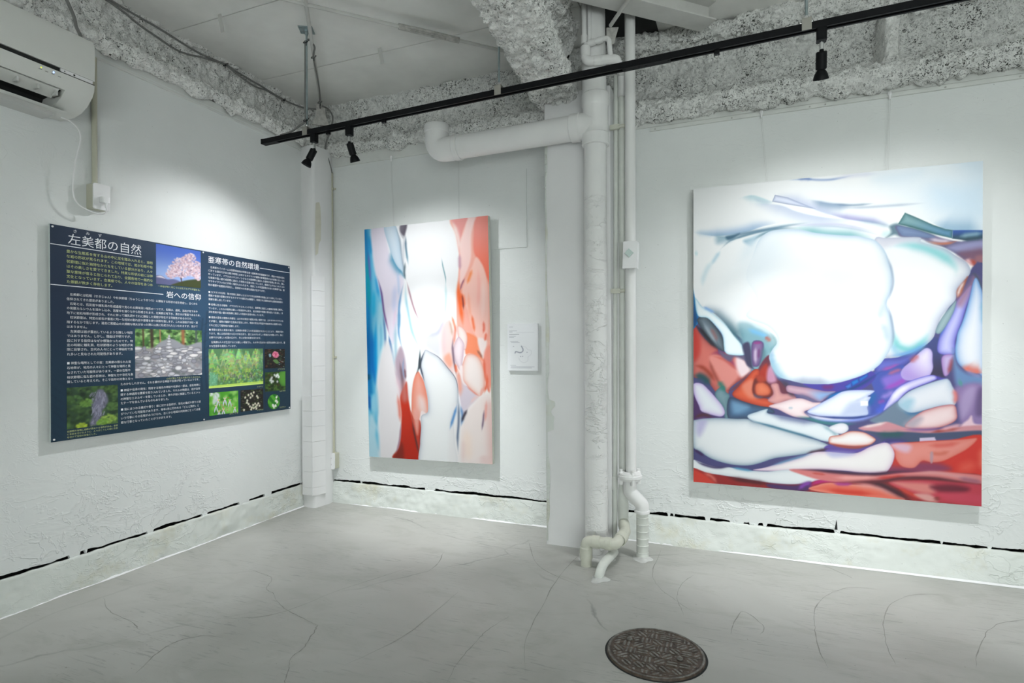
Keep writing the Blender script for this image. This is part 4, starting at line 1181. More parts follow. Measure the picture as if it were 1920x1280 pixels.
SMALL = [
('b',[-1.3,-2,4.9,-1.7,6.4,9.7,7.4,20.8,9,30,11,38.2,13,44.2,14.5,53,14.3,63.2,12.7,77.8,10.7,88,8.4,97.9,7.3,107.1,7.8,121.8,8,134.7,10.1,159.4,-2.7,160],(120,196,228),None,2,2,1,None,None,0),
('s',[-0,0,1.5,13,1.9,33.2,2,48,1.5,70.1,1.9,92.3,1.9,112.6],(8,124,188),3,0.95,0,0,0,None),
('s',[1,14.8,1.9,33.2,2.5,48,3.1,59.1],(0,158,172),1.8,0.9,0,0,1,None),
('s',[3.9,4,5,13.3,5.7,18.8],(20,140,200),2,0.8,0,0,1,None),
('s',[8.5,30.7,9.6,39.2,10.7,48.4],(30,150,215),1.6,0.7,0,0,1,None),
('s',[6.6,40.9,6.3,51.9,5.6,62.9],(30,170,215),2,0.8,0,0,1,None),
('s',[1.7,62.7,1.3,81.2,1.3,99.7,1,112.6],(0,100,172),1.8,0.9,0,0,1,None),
('s',[8.3,62.2,7.1,77.6,6.7,96,6.8,110],(0,150,215),1.6,0.9,0,0,1,None),
('s',[4.2,66.5,4.3,81.2,4.5,96,6,105.2,6.8,110.8],(0,104,186),2,0.85,0,0,1,None),
('s',[0.4,99.7,0.7,105.2],(0,70,90),1.6,0.8,0,0,1,None),
('s',[1,112.6,1.2,121.9,2,127.5],(0,90,170),1.4,0.9,0,0,1,None),
('s',[2.1,123.7,4.6,131.1,7.1,137.3],(30,150,195),1.8,0.85,0,0,1,None),
('s',[7.7,107.1,8.3,121.8,7.1,134.8],(70,170,210),1.5,0.7,0,0,1,None),
('b',[0.1,133.1,3.7,128.5,7.1,137.3,8.5,149.5,10.9,159.4,-1.4,159.9],(176,212,226),None,2,2.4,0.95,None,None,0),
('s',[5.8,136.6,7.7,147.7,10.1,157.9],(90,182,216),1.6,0.8,0,0,1,None),
('b',[4,116.3,5.8,115.2,6.5,123.7,4.6,131.1,2.5,125.6],(150,205,226),None,2,1.5,0.7,None,None,0),
('b',[10.7,52.1,14.1,54.1,15.6,63.3,15.3,77.8,12.5,85.1,9.3,96,9.2,81.3,9,66.7],(168,214,230),None,2,2,0.9,None,None,0),
('s',[11.7,63.1,11.8,77.7,10.3,86.9],(100,180,215),1.2,0.6,0,0,1,None),
('s',[2.7,14.9,3.4,26,4.4,37.8],(112,100,172),1,0.75,0,0,1,None),
('b',[5.7,-0.6,16.1,-0.7,18.8,12.6,22,23.7,26.5,29.8,30.6,35.1,30.5,40.5,27.8,51.1,25.4,65.4,21.7,79.8,18.4,73.6,15.2,60.3,13.3,49.3,10.1,37.4,7,22.6],(226,218,232),None,2,1.4,1,None,None,0),
('s',[9.8,33,12.6,43.1,13.7,50.4,14.8,58.8,17.6,69.9,19.2,75],(72,62,132),0.8,0.9,0,0,1,(140,90,140)),
('s',[13.6,57.7,15,70.5,15.2,81.5,14.6,88.1],(70,110,165),0.9,0.75,0,0,1,None),
('b',[16.1,-0.7,25,-0.5,27.8,8,29.3,17.1,31.2,28,31.9,35.9,28.2,31.3,23.3,24.5,20.1,14.5],(210,222,233),(170,195,215),2,0.6,1,None,None,0),
('s',[20.5,16.4,22.9,23,26.1,28.3,29.8,31.8,31.4,35.9],(80,146,180),0.9,0.85,-1,3,1,None),
('s',[25,0.2,28.2,8.4,29.7,18.9,31.2,29,31.9,35.2],(140,155,172),0.8,0.8,0,0,1,None),
('b',[29.2,-0.1,34.3,-0.4,32.9,5.9,31.6,9,28.7,4.1],(120,114,126),None,2,1,1,[29.6,1,33.4,3.1],(96,90,102),0),
('s',[27.5,3.3,30.4,7.1,32,9.4,31,17.2,31.2,28],(206,208,214),1.2,0.9,0,0,1,None),
('s',[33.3,6.7,33.1,13.8,33.8,20.3,34.9,27.5],(60,82,104),0.8,0.9,0,0,1,(120,170,190)),
('s',[32.5,24.5,31.5,32.3,32.7,37.4],(80,100,110),0.9,0.8,0,0,1,None),
('s',[33.1,37.1,35.4,46.1,38.1,55.2,41.3,62.5,44.1,65.4],(160,120,132),0.7,0.85,0,0,1,None),
('s',[32.2,38.8,32.4,49.6,34.3,60.4,36.5,71.2,39.7,78.5,42.5,84.3],(150,198,214),1.1,0.8,0,0,1,None),
('s',[31,38.7,28.7,45.8,26.9,54.7,26.7,63.7,26.1,71.6,27.2,78.1,29.2,84.7],(92,146,194),0.9,0.85,0,0,1,None),
('s',[24.2,38.3,23.2,49.1,22.5,59.9],(196,202,232),2.2,0.8,0,0,1,None),
('s',[24.3,54.6,22.9,63.5,21.9,70.8],(224,196,220),1.1,0.6,0,0,1,None),
('s',[26.1,29.4,26.8,38.5,27,49.3],(170,195,228),1.2,0.6,0,0,1,None),
('s',[23.7,63.6,23.4,78,23.6,88.9,23.8,98],(150,190,208),1.4,0.75,0,0,1,None),
('s',[26.8,56.5,26.1,70.9],(90,150,190),1.3,0.6,0,0,1,None),
('s',[17.6,72.4,19.9,83.4,21.8,92.5,22.9,100.5],(100,160,198),1.1,0.8,0,0,1,None),
('s',[18,73.5,19.5,81.6,20.6,89.6],(70,100,160),0.8,0.7,0,0,1,None),
('b',[23.2,89.7,27.1,81.8,30,86.2,31.4,97,30,107.8,28.5,117.2,26.4,115.1,24.5,105.3,22.2,96.9],(178,158,172),None,2,1.4,1,None,None,0),
('s',[26.1,90.8,27.6,99.8,28.7,108.9,28.5,117.2],(112,88,98),1.2,0.8,0,0,1,None),
('s',[21.7,96.2,24.1,104.2,26.5,111.4],(150,106,138),0.9,0.8,0,0,1,None),
('s',[30.2,96.3,30.9,104.2],(110,70,80),0.8,0.8,0,0,1,None),
('s',[29.9,88.3,28.9,96.2,30,105.3],(120,150,190),0.7,0.6,0,0,1,None),
('b',[16.1,77.9,20.7,85.2,23.4,99.8,26.1,111.4,27.1,125.2,26,136.1,24.1,147.1,20.4,158.9,9.2,159.4,8.2,144,8.2,125.5,7.7,107.8,9.8,93.1,13.5,82.2],(226,222,225),None,2,2.2,1,None,None,0),
('s',[22.9,100.5,25.7,110,27.2,119.8],(222,190,200),1.6,0.6,0,0,1,None),
('b',[40.5,98.5,42.9,101.7,45.3,106,46.8,112.4,47.7,118.5,47.4,126.7,42.9,125,41.2,129.3,39,134.4,35.4,128.7,35.2,117.5,36.2,108.5,38,102.1],(232,170,156),(224,122,96),2.2,0.6,1,None,None,0),
('b',[40.6,116,45.5,118.5,46.8,132,42.7,135.7,41.2,128.6],(232,214,212),None,2,3,0.85,None,None,0),
('b',[26.4,115.1,30,107.8,31.7,106.4,32.7,117.5,35,129.4,37.2,140.5,39.1,149.5,41,158,19.6,158.2,24,151.1,25.9,141.9,27,128.5,26.3,120.5],(196,50,28),None,2,0.9,1,[28.6,114.3,27.7,157.9],(178,36,16),0),
('b',[27.9,107.1,30.8,105.6,32.3,116.1,29.7,119.7,27.3,116.1],(190,130,128),None,2,2.5,0.7,None,None,0),
('b',[20,158.2,24,151.5,26.6,147,28.2,152.4,27.2,158.6],(120,36,26),None,2,1.8,0.85,None,None,0),
('s',[23.9,113.6,25.4,123.4,26,134.3],(222,110,92),1.4,0.75,0,0,1,None),
('s',[26.5,132.5,25,145.3,21.3,156.7],(160,120,140),0.8,0.85,0,0,1,None),
('b',[34.2,125.8,37,130.8,41.1,131.4,42,136.8,40.8,145.8,41.1,151.9,42.3,157.9,40.2,158,37.6,143.8],(190,62,44),None,2,0.6,1,None,None,0),
('b',[36.3,125.1,40.4,125.7,40.7,132.9,39.3,141.2,37.3,135.8],(230,164,152),None,2,1.6,0.9,None,None,0),
('s',[34.9,130.5,36.8,140.2,39.1,150.2,40.6,156.6],(84,40,42),0.8,0.85,0,0,1,None),
('s',[41.5,132.1,41.8,137.9,40.8,145.8,41.5,153.7],(140,30,24),0.6,0.8,0,0,1,None),
('s',[60.2,23.7,60.9,29,62.7,36.8,63,42.4],(90,140,152),0.45,0.75,0,0,1,None),
('s',[62.7,38.9,62.8,51.1,61.4,65],(186,218,222),0.9,0.7,0,0,1,None),
('s',[61.8,62.6,59.3,69.2,56.1,73.3,50.4,75.2,46.3,77.2],(176,180,206),2,0.8,0,0,1,None),
('b',[47.1,75.8,56,74.7,59.1,79,57.4,88.8,51,85.8,46.2,82.2],(206,206,222),None,2,3,0.8,None,None,0),
('s',[43.8,80.4,42.9,82.1,44.7,75.8,48,73.7],(196,206,220),0.8,0.6,0,0,1,None),
('b',[68.1,-1.2,95.9,-1.2,97.2,52.9,97.2,100.3,92.9,112.2,89.7,100.3,79.3,87.1,74.2,72.5,70.7,69.6,70.7,51.5,72.1,37.8,73.1,24,71,10.1],(242,172,156),None,2,0.8,1,None,None,0),
('b',[68.5,-1.2,81.6,-1.3,78.1,3.9,75.3,10.5,73.5,21.3,72.1,14.3,71.1,6.6],(230,142,136),None,2,0.8,1,None,None,0),
('b',[85.8,-1.5,95.9,-1.2,96.6,46.1,93,40.5,89.7,32.1,85.7,26.4,83.5,20.8,83.7,11.2],(242,138,124),None,2,1,1,[88.3,4.8,92.2,39.1],(244,112,84),0),
('b',[80.8,-1,85.8,-0.8,84.2,3.4,82.2,9.7,81.7,16.5,81.5,25.7,78.7,33.7,73.9,41.7,73.2,38.9,73.8,29.6,74,15.9,76.8,8.5],(246,208,203),None,2,1,1,None,None,0),
('s',[68.5,0.2,71.1,7.3,72.9,14.4,73.5,23.4],(244,220,214),1.6,0.9,0,0,1,None),
('s',[73.5,22,73.4,27.5,73.7,33.7],(190,148,166),1.2,0.8,0,0,1,None),
('b',[85.3,25.7,88.6,29.3,90.8,34.2,92.5,42.5,93.4,56.1,92.4,73.7,89.3,80.5,84.8,76.9,81.1,69.9,79,60.6,75.7,52.5,75,45.6,79,37.2,82.2,31.6],(248,196,184),None,2,1,1,None,None,0),
('s',[86.3,31.9,86.9,45.6,85.5,59.1],(246,168,158),1.5,0.6,0,0,1,None),
('s',[89.6,38.9,89.8,52.5,88.8,66.1],(250,214,206),1.6,0.7,0,0,1,None),
('s',[72.1,38.5,72.3,48.2,73.6,58.6,75,69.7],(242,104,50),1.6,0.95,0,0,1,None),
('s',[73.1,47.5,74.9,51.8,75.2,58],(238,92,40),1.7,0.9,0,0,1,None),
('s',[82.5,32.6,80.1,38.3,78.2,43],(246,140,84),1.2,0.9,0,0,1,None),
('s',[79.2,46.8,79.8,58.9,81.2,65.8],(246,160,130),1.2,0.6,0,0,1,None),
('s',[81.3,61.7,82.3,67.9,83.3,74.1],(242,118,76),1,0.9,0,0,1,None),
('s',[89.5,66.1,89.8,71.3,89,75],(232,110,88),0.9,0.85,0,0,1,None),
('s',[77.1,38.1,74.7,42.4,73.1,46.8],(150,96,118),0.6,0.85,0,0,1,None),
('s',[74.6,48.3,75.3,53.8,75.6,59.4],(120,60,66),0.6,0.8,0,0,1,None),
('s',[77.6,72.6,81.4,76.1,87.1,78.3,91.6,77.8],(248,222,214),1,0.8,0,0,1,None),
('b',[76.8,74.6,81.4,74.8,85.5,78.3,88,87.3,89.5,92.1,85.4,89.3,80.1,87.1,76.2,87],(242,142,104),None,2,0.9,1,None,None,0),
('b',[85.2,78.3,89.3,77.7,91.6,79.8,90.7,84.9,89.1,90.7,86.9,86.6],(238,222,220),None,2,1,1,None,None,0),
('s',[90.1,79.8,90.9,76.4,91.3,73.7],(236,110,84),0.9,0.85,0,0,1,None),
('b',[89.9,86.6,95.2,83.3,95.6,107.1,91.8,109.8,89.7,100.3],(240,150,132),None,2,1.4,1,None,None,0),
('s',[89.5,89.3,89.7,100.3,90.4,106.4],(226,104,76),0.9,0.9,0,0,1,None),
('s',[84.3,84.8,86.9,87.9,88.4,90.7],(140,90,80),0.8,0.75,0,0,1,None),
('b',[58.5,71.9,64.2,64.5,67.2,72.2,67.9,96.6,65.8,102.9,61.2,96.6,58.6,86],(232,204,202),None,2,2,1,None,None,0),
('s',[66.6,61.8,68.4,67.4,69.9,73.7],(238,130,96),0.9,0.85,0,0,1,None),
('s',[64.9,64.5,66.4,70.8,67.1,76.4],(196,166,150),1,0.85,0,0,1,None),
('s',[70,67.5,68.6,76.5,67.8,82.7],(214,130,112),1.2,0.8,0,0,1,None),
('s',[61.7,68.6,60.7,79,61.3,88.9],(224,190,196),1.4,0.6,0,0,1,None),
('b',[60.5,90.2,64.5,86.8,66.8,93.1,64.4,95.9],(238,160,134),None,2,1.6,0.85,None,None,0),
('b',[70.9,69.6,73.4,69.5,76.1,71.8,77.8,75.7,77.7,80.2,76.3,84.6,72.4,82.8,71,75.8],(244,223,220),(214,160,150),0.9,0.3,1,None,None,0),
('b',[71,76.5,72.9,76.9,75.6,81.1,75.1,85.6,74.2,91.2,73.7,96.7,72.2,98.1,70.3,95.3,68.4,90.7,67.5,85.1,68.6,80.6],(236,222,227),(196,168,182),1.2,0.3,1,None,None,0),
('s',[74,79.4,74.7,86.3,73.8,93.2],(210,180,192),0.9,0.6,0,0,1,None),
('s',[67.5,75.7,67,82.7,67.6,90.4,68.7,96.6,69.7,102.9],(104,84,104),0.8,0.85,0,0,1,None),
('s',[68.7,93.2,69.4,98.7,68.6,100.1],(232,104,66),1.1,0.8,0,0,1,None),
('b',[70.2,100.1,73.6,102.2,76.6,107.1,81.2,111.6,85.7,114.7,78.7,121.6,74,128,71.8,117.5,70.4,108.5],(210,200,212),None,2,0.8,1,None,None,0),
('s',[70.2,96,71.6,105.4,72.2,115.8],(232,162,142),1.9,0.9,0,0,1,None),
('b',[73.7,96,75.4,90.1,77.4,87.7,81.6,87.5,85.4,89.6,87.9,93.8,89.3,99.9,89.6,107.5,88.4,112.3,85.7,114.7,80.4,111.3,76.3,107.1,74,103.6],(238,227,224),(226,156,138),1.3,0.3,1,None,None,0),
('b',[71.8,96.7,74.1,95.3,74.4,104.3,76.6,107.8,73.6,105.7],(238,224,224),None,2,0.8,1,None,None,0),
('b',[85.7,114.7,91,112.2,97,112.2,96.2,159.9,71,161.2,70.5,145.5,72.3,133.2,77.1,123.7,80.3,120.2],(236,224,221),None,2,2.4,1,None,None,0),
('s',[75.8,134.9,76.7,147,77.3,158.4],(242,220,206),3.4,0.7,0,0,1,None),
('s',[73.7,141.9,72.6,158.7],(230,200,196),2,0.5,0,0,1,None),
('s',[93.1,120.8,94,137.8,94.4,157.6],(226,188,184),4,0.8,0,0,0,None),
('s',[87.7,151.8,88.7,158.6],(226,194,192),3.5,0.6,0,0,1,None),
('s',[91.2,99.6,91.1,106.4,88.7,113.3],(230,106,76),1,0.95,0,0,1,None),
('s',[90.7,105.7,92.9,112.9],(230,120,96),0.8,0.85,0,0,1,None),
('s',[88.4,108.5,86.1,114.7],(236,160,146),0.8,0.7,0,0,1,None),
('s',[89,122.5,88.1,129.7,86.8,137.3],(112,92,118),0.7,0.85,0,0,1,None),
('s',[90.6,116.7,90,124.9,89.2,131.8],(228,160,150),1,0.85,0,0,1,None),
('s',[75.9,107.8,81.2,111.9,85.7,115],(226,140,126),0.6,0.7,0,0,1,None),
('s',[78.7,119.6,82.6,115.7,86.5,114],(238,196,190),1,0.6,0,0,1,None),
('b',[47,84.2,51.8,86.6,56.6,89.1,60.6,93.8,65.9,99.4,68.9,103.3,70.4,108.5,70.5,116.9,69,122.8,66.9,131.6,67.4,145.6,67.1,160.3,41.4,161.6,41.2,146.9,42.1,136.1,42.4,128.6,47.4,125.6,47.7,117.8,46.8,112.1,44.9,105.3,43.2,98.9,42.5,95,43.2,90.7,44.9,86.4],(236,238,239),(176,182,194),1.6,0.25,1,None,None,0),
('s',[46.6,84.3,52.6,86.9,58.1,90.6,62.8,95.9,68.2,102.2,70,107.8,70.5,116.9],(70,66,82),0.3,0.6,0,0,1,None),
('b',[65.4,124.6,70.2,121,70.7,135,71,160.1,62.4,160.6],(232,230,231),None,2,2.5,0.8,None,None,0),
('s',[69.8,119.7,66.9,128.1,63.6,137.3],(76,132,194),1,0.85,0,0,1,None),
('s',[70.7,114.8,70.4,131.5,69.4,142,69.6,152.5],(86,104,132),0.9,0.85,0,0,1,None),
('s',[71.8,120.3,73.2,128,71.9,135],(76,128,190),1,0.75,0,0,1,None),
('s',[77.1,123,74.3,127.6,72.3,132.2],(56,50,62),1,0.9,0,0,1,None),
('s',[42.5,82.8,42.2,90,41.4,95.7,38.8,101.4],(56,76,82),0.7,0.9,0,0,1,None),
('s',[46.5,84.7,44,89.3,42.5,94.2,43.4,98.9,45.7,106],(56,66,84),0.7,0.9,0,0,1,None),
('b',[41.3,91.4,42.4,88.5,43.1,93.5,42.2,96.4,41,96.4],(64,72,80),None,2,0.5,1,None,None,0),
]
TEXT = [
('heading', [('左美都の自然', 7.0, 5.4, 5.61)]),
('ruby', [('さ\u3000\u3000み\u3000\u3000ず', 9.2, 1.5, 1.78)]),
('intro', [('豊かな生態系を有する山の中に足を踏み入れると、独特', 6.4, 10.9, 1.6), ('な岩の形状が見られます。この地域では、岩が石筍や柱', 6.4, 13.1, 1.6), ('状節理に似た独特なかたちをしている部分があり、人々', 6.4, 15.4, 1.6), ('はその美しさを愛でてきました。特異な形状の岩には神', 6.4, 17.6, 1.6), ('聖な意味が宿ると信じられており、全国各地で一般的な', 6.4, 19.9, 1.6), ('文化となっています。左美都でも、人々の信仰をあつめ', 6.4, 22.1, 1.6), ('た景観が数多く存在します。', 6.4, 24.4, 1.6)]),
('caption', [('一本桜が咲く向こうには北アルプスが望める。', 49.2, 22.2, 1.21)]),
('heading2', [('岩への信仰', 53.8, 26.2, 4.16)]),
('body', [('\u3000左美都には石筍（せきじゅん）や柱状節理（ちゅうじょうせつり）に類似する形状の岩を特定し、古くから', 6.4, 30.0, 1.34), ('信仰されてきた歴史がありました。', 6.4, 32.1, 1.34), ('\u3000石筍とは、石灰岩や鍾乳洞の形成過程で見られる興味深い地形の一つです。石筍は、通常、溶岩が地下水や', 6.4, 34.2, 1.34), ('の炭酸カルシウムを溶かし込み、岩層中を通りながら形成されます。左美都は地下水、湧き水が豊富であるため、', 6.4, 36.2, 1.34), ('地下に岩石地帯が形成され、それに伴って鍾乳洞やそれに類似した洞窟が存在する可能性があるのです。', 6.4, 38.3, 1.34), ('\u3000柱状節理は、特定の岩石が垂直に均一な柱状の割れ目や節理を持つ状態を指します。これは溶岩が冷却・凝', 6.4, 40.3, 1.34), ('縮するなかで生じます。過去に黒姫山の大規模な噴火があった際に山奥に形成されたといわれますが、定かで', 6.4, 42.4, 1.34), ('はありません。', 6.4, 44.5, 1.34)]),
('body', [('\u3000左美都は岩が露出しているような険しい地形', 6.4, 46.6, 1.41), ('ではありません。しかし、理由は不明ですが、', 6.4, 48.6, 1.41), ('岩に対する信仰はなぜか根強かったのです。特', 6.4, 50.7, 1.41), ('定の時期に鍾乳洞、柱状節理のような地形が実', 6.4, 52.7, 1.41), ('際に目撃され、古代の人々にとって神秘的で畏', 6.4, 54.7, 1.41), ('れ多いと見なされた可能性があります。', 6.4, 56.8, 1.41)]),
('body', [('■ 神聖な場所としての岩：左美都の限られた岩', 6.4, 60.8, 1.35), ('石地帯が、地元の人々にとって神聖な場所と見', 6.4, 62.9, 1.35), ('なされていた可能性があります。一部の石筍や', 6.4, 65.0, 1.35), ('柱状節理に似た岩の形状は、神聖な力や存在を象', 6.4, 67.1, 1.35), ('徴していると考えられ、そこで信仰の対象となっ', 6.4, 69.1, 1.35)]),
('body', [('たのかもしれません。それを裏付ける神話や伝承が残っているようです。', 29.9, 71.6, 1.33)]),
('body', [('■ 神話や伝承の発生：残存する地元の神話や伝承の一部は、岩石地帯に', 29.9, 74.6, 1.36), ('関する神話的な要素を取り入れていました。それらの物語は、岩が自然', 29.9, 76.7, 1.36), ('の神聖なエネルギーを宿しているとか、神々が岩に関連しているといっ', 29.9, 78.8, 1.36), ('たテーマを含んでいるものもありました。', 29.9, 80.8, 1.36)]),
('body', [('■ 岩にまつわる儀式や祭り：岩に対する信仰が、地元の儀式や祭りと結', 30.0, 83.9, 1.36), ('びついていた可能性があります。毎年1月に行われる「どんど焼き」と', 30.0, 86.0, 1.36), ('いう行事にその名残がみうけられ、古くから地域の共同体にとっては重', 30.0, 88.1, 1.36), ('要な行事となっていたことがうかがえます。', 30.0, 90.2, 1.36)]),
('caption', [('小石が積んである光景がよくみられる。', 53.6, 70.2, 1.17)]),
('caption', [('信越側の谷側に岩肌が露出する場所がある。昔岩', 6.3, 91.2, 1.01), ('に名前を付けるように、人々はこうした岩に名前', 6.3, 92.5, 1.01), ('を付けて信仰の対象とした。', 6.3, 93.8, 1.01)]),
('heading3', [('亜寒帯の自然環境', 79.0, 4.3, 4.6)]),
('body2', [('\u3000左美都のバイオームは長野県高地の特徴を持つ亜寒帯の針葉樹林です。標高や気温の変化', 79.1, 8.5, 1.41), ('に対する適応力がある寒冷地域に分布するカラマツが優勢の針葉樹林が山の斜面に沿って広', 79.1, 10.5, 1.41), ('がっています。イワカガミやユキノシタなどの亜寒帯に適応した植物が岩場に見られ、厳し', 79.1, 12.5, 1.41), ('な気候や短い夏の成長期に適応した特有の生態を持っています。標高が上がるにつれてユキ', 79.1, 14.5, 1.41), ('ザサやイワウメなどが咲く場所もみられます。季節ごとの気温変動が大きい左美都では、植', 79.1, 16.5, 1.41), ('物の種類や生態系が変化し、四季折々の多様な風景が広がります。', 79.1, 18.6, 1.41)]),
('body2', [('■ カラマツの分布：寒冷地域に適応したカラマツが山岳地帯の斜面に広く分布しています。', 79.2, 22.6, 1.37), ('標高や気温の変動に対するカラマツの適応力は顕著で、形成される森林は中山間地域独特の', 79.2, 24.6, 1.37), ('景観を醸し出しています。', 79.2, 26.7, 1.37)]),
('body2', [('■ 岩場に生える植物：イワカガミやユキノシタなど、亜寒帯に適応した植物が岩場に繁茂し', 79.2, 29.6, 1.37), ('ています。これらの植物は厳しい気候条件に耐え、岩の隙間や斜面に根を張って生長し、冷', 79.2, 31.8, 1.37), ('涼な気候や短い夏の成長期に適応した独自の生態を有しています。', 79.2, 33.9, 1.37)]),
('body2', [('■ 標高の変化と植物の多様性：山の中の特定の標高が高い場所では、ユキザサやイワウメな', 79.3, 36.9, 1.37), ('どが増え、植物の種類や生態系が変化します。標高の変化が気温や気候条件に影響を与え、', 79.3, 39.1, 1.37), ('それに応じて植物相が変動します。', 79.3, 41.4, 1.37)]),
('body2', [('■ 季節の変化と風景の魅力：左美都の季節ごとの気温変動が大きいことにより、景観が変わ', 79.4, 43.9, 1.37), ('ります。春には色彩豊かな花々が咲き誇り、夏にはみずみずしい新緑が山を覆います。秋に', 79.4, 46.1, 1.37), ('は鮮やかな美しい紅葉が広がり、冬には雪が風景を彩ります。', 79.4, 48.3, 1.37)]),
('body2', [('\u3000左美都は人々が生活するには厳しい環境でも、人の手の及ばない自然は純粋に息づき、豊', 79.4, 51.0, 1.41), ('かな生態系を維持しています。', 79.4, 53.2, 1.41)]),
('caption', [('イワカガミ', 130.6, 68.3, 1.31)]),
('caption', [('ユキザサ', 132.1, 82.7, 1.35)]),
('caption', [('カラマツ', 113.5, 78.5, 1.27)]),
('caption', [('ユキノシタ', 92.9, 93.0, 1.3)]),
('caption', [('イワウメ', 113.6, 93.0, 1.27)]),
('caption', [('スズラン', 132.0, 93.2, 1.41)]),
]
# ================================================================ PAINTINGS AND PRINTS
def canvas_mesh(name, cv, origin, ux, uy, mat, parent, sat=1.0):
    """origin: top-left corner; ux, uy: world vectors for 1 cm right / 1 cm down"""
    X, Y = np.meshgrid(cv.x, cv.y)
    P = np.array(origin)[None, None] + X[..., None] * np.array(ux) + Y[..., None] * np.array(uy)
    o = grid_mesh(name, P[::-1], mat, parent, smooth=False)
    c = np.clip(cv.c[::-1].reshape(-1, 3), 0, 1)
    lin = np.where(c <= .04045, c / 12.92, ((c + .055) / 1.055) ** 2.4) * sat
    a = o.data.color_attributes.new('paint', 'FLOAT_COLOR', 'POINT')
    a.data.foreach_set('color', np.concatenate([lin, np.ones((len(lin), 1))], 1).astype(np.float32).ravel())
    return o


M_PAINT = attr_mat('oil_paint', .42, .35, .35)
M_PRINT = attr_mat('matt_print', .5, .3)


def hung_painting(name, corners, W, H, thick, ops, base, label, sat=.9):
    """corners: top-left, top-right, bottom-left of the painted face"""
    tl, tr, bl = (Vector(p) for p in corners)
    ux, uy = (tr - tl) / W, (bl - tl) / H
    nrm = (tr - tl).cross(tl - bl).normalized()          # into the wall or out of it
    if nrm.y > 0:
        nrm = -nrm
    back = -nrm
    root = empty(name, (tl + (tr - tl) / 2 + (bl - tl)).to_tuple())
    cv = Canvas(W, H, .25, base).run(ops)
    canvas_mesh('canvas', cv, tl, ux, uy, M_PAINT, root, sat)
    br = tr + (bl - tl)
    m = MB()
    f = [tl, tr, br, bl]
    i = [p + back * thick for p in f]
    eps = back * .0006
    f = [p + eps for p in f]
    m.add(f + i, [(0, 1, 5, 4), (1, 2, 6, 5), (2, 3, 7, 6), (3, 0, 4, 7), (4, 5, 6, 7), (3, 2, 1, 0)])
    m.build('canvas_edge', M_EDGE, root, smooth=0)
    return tag(root, label, 'painting')


hung_painting('abstract_painting', [(-.214, 3.196, 1.936), (1.048, 3.196, 1.928), (-.222, 3.208, .354)], 128, 160, .032, LARGE, (240, 242, 243),
              'large abstract painting of a huge white boulder over red and violet shapes')
hung_painting('abstract_painting', [(-2.352, 3.205, 1.893), (-1.432, 3.205, 1.905), (-2.341, 3.232, .345)], 94, 158, .032, SMALL, (241, 241, 243),
              'tall narrow abstract painting with a blue left edge and orange right side', .82)


M_CORD = plain('cord_grey', (.62, .63, .62), .6, noise_amt=0)


def wire(x, y0, z0, x1, z1, label):
    r = empty('picture_wire', (x, y0, z0))
    m = MB()
    m.tube([(x, y0 - .004, z0 - .02), (x1, y0 - .012, z1 + .0), (x1, y0 - .030, z1 - .03)], .0006, 6)
    m.tube([(x + .006, y0 - .004, z0 - .02), (x1 + .006, y0 - .012, z1), (x1 + .006, y0 - .030, z1 - .03)], .0005, 6)
    m.build('cord', M_CORD, r)
    h = MB()
    h.lathe((x + .003, y0 - .004, z0), (0, 0, -1), [(-.012, .0), (-.011, .009), (0, .010), (.006, .006), (.024, .004), (.025, 0)], 10)
    h.build('hook', M_WHITEPL, r)
    return tag(r, label, 'wire', 'picture wires')


wire(-2.175, YB - .012, 2.376, -2.150, 1.90, 'thin hanging wire at the left of the tall painting')
wire(-1.665, YB - .012, 2.374, -1.660, 1.90, 'thin hanging wire at the right of the tall painting')
wire(.122, YBR - .012, 2.306, .146, 1.94, 'thin hanging wire at the left of the large painting')
wire(.693, YBR - .012, 2.306, .680, 1.935, 'thin hanging wire at the right of the large painting')

# ---------------------------------------------------------------- caption card
root = empty('caption_card', (-1.226, 3.27, .943))
cv = Canvas(19.9, 28.9, .16, (236, 238, 241))
G = (165, 168, 176)
for y, x0, x1 in ((1.9, 1.3, 3.6), (4.3, 1.3, 6.2), (5.0, 1.3, 3.2), (6.5, 1.3, 7.6), (7.7, 1.3, 5.4), (8.4, 1.3, 4.2), (11.0, 2.0, 7.0), (11.6, 2.6, 8.0),
                  (25.7, 2.0, 5.5), (26.5, 2.4, 17.6), (27.2, 2.2, 15.8)):
    cv.stroke([x0, y, x1, y], G if y != 6.5 else (120, 122, 132), .16, .7, 0, 0, 0)
cv.stroke([6, 5.4, 17.5, 5.4], (190, 192, 198), .1, .6, 0, 0, 0)
cv.stroke([5.0, 18.0, 5.6, 17.2, 8.4, 17.8, 10.0, 17.0, 10.2, 15.6, 9.2, 13.8], (130, 134, 150), .32, .9, 0, 0, 0)
cv.stroke([9.5, 13.8, 12, 14.4, 13.4, 16.0, 15.6, 16.6, 15.4, 19, 13.6, 20.4, 13.4, 22.6, 11, 24, 8.6, 23, 7.4, 21], (205, 207, 213), .14, .7, 0, 0, 0)
for x, y in ((4.0, 14.0), (12.9, 17.6), (8.7, 20.2), (10.0, 20.1)):
    cv.stroke([x - .15, y, x + .15, y], (135, 138, 150), .2, .8, 0, 0, 0)
canvas_mesh('print', cv, (-1.327, 3.2598, 1.232), (.01, 0, 0), (0, 0, -.01), M_PRINT, root)
m = MB()
m.box(-1.327, -1.128, 3.260, 3.2765, .943, 1.232)
m.build('card', M_PAPER, root, smooth=0)
tag(root, 'white caption card with a small line sketch beside the tall painting', 'card')

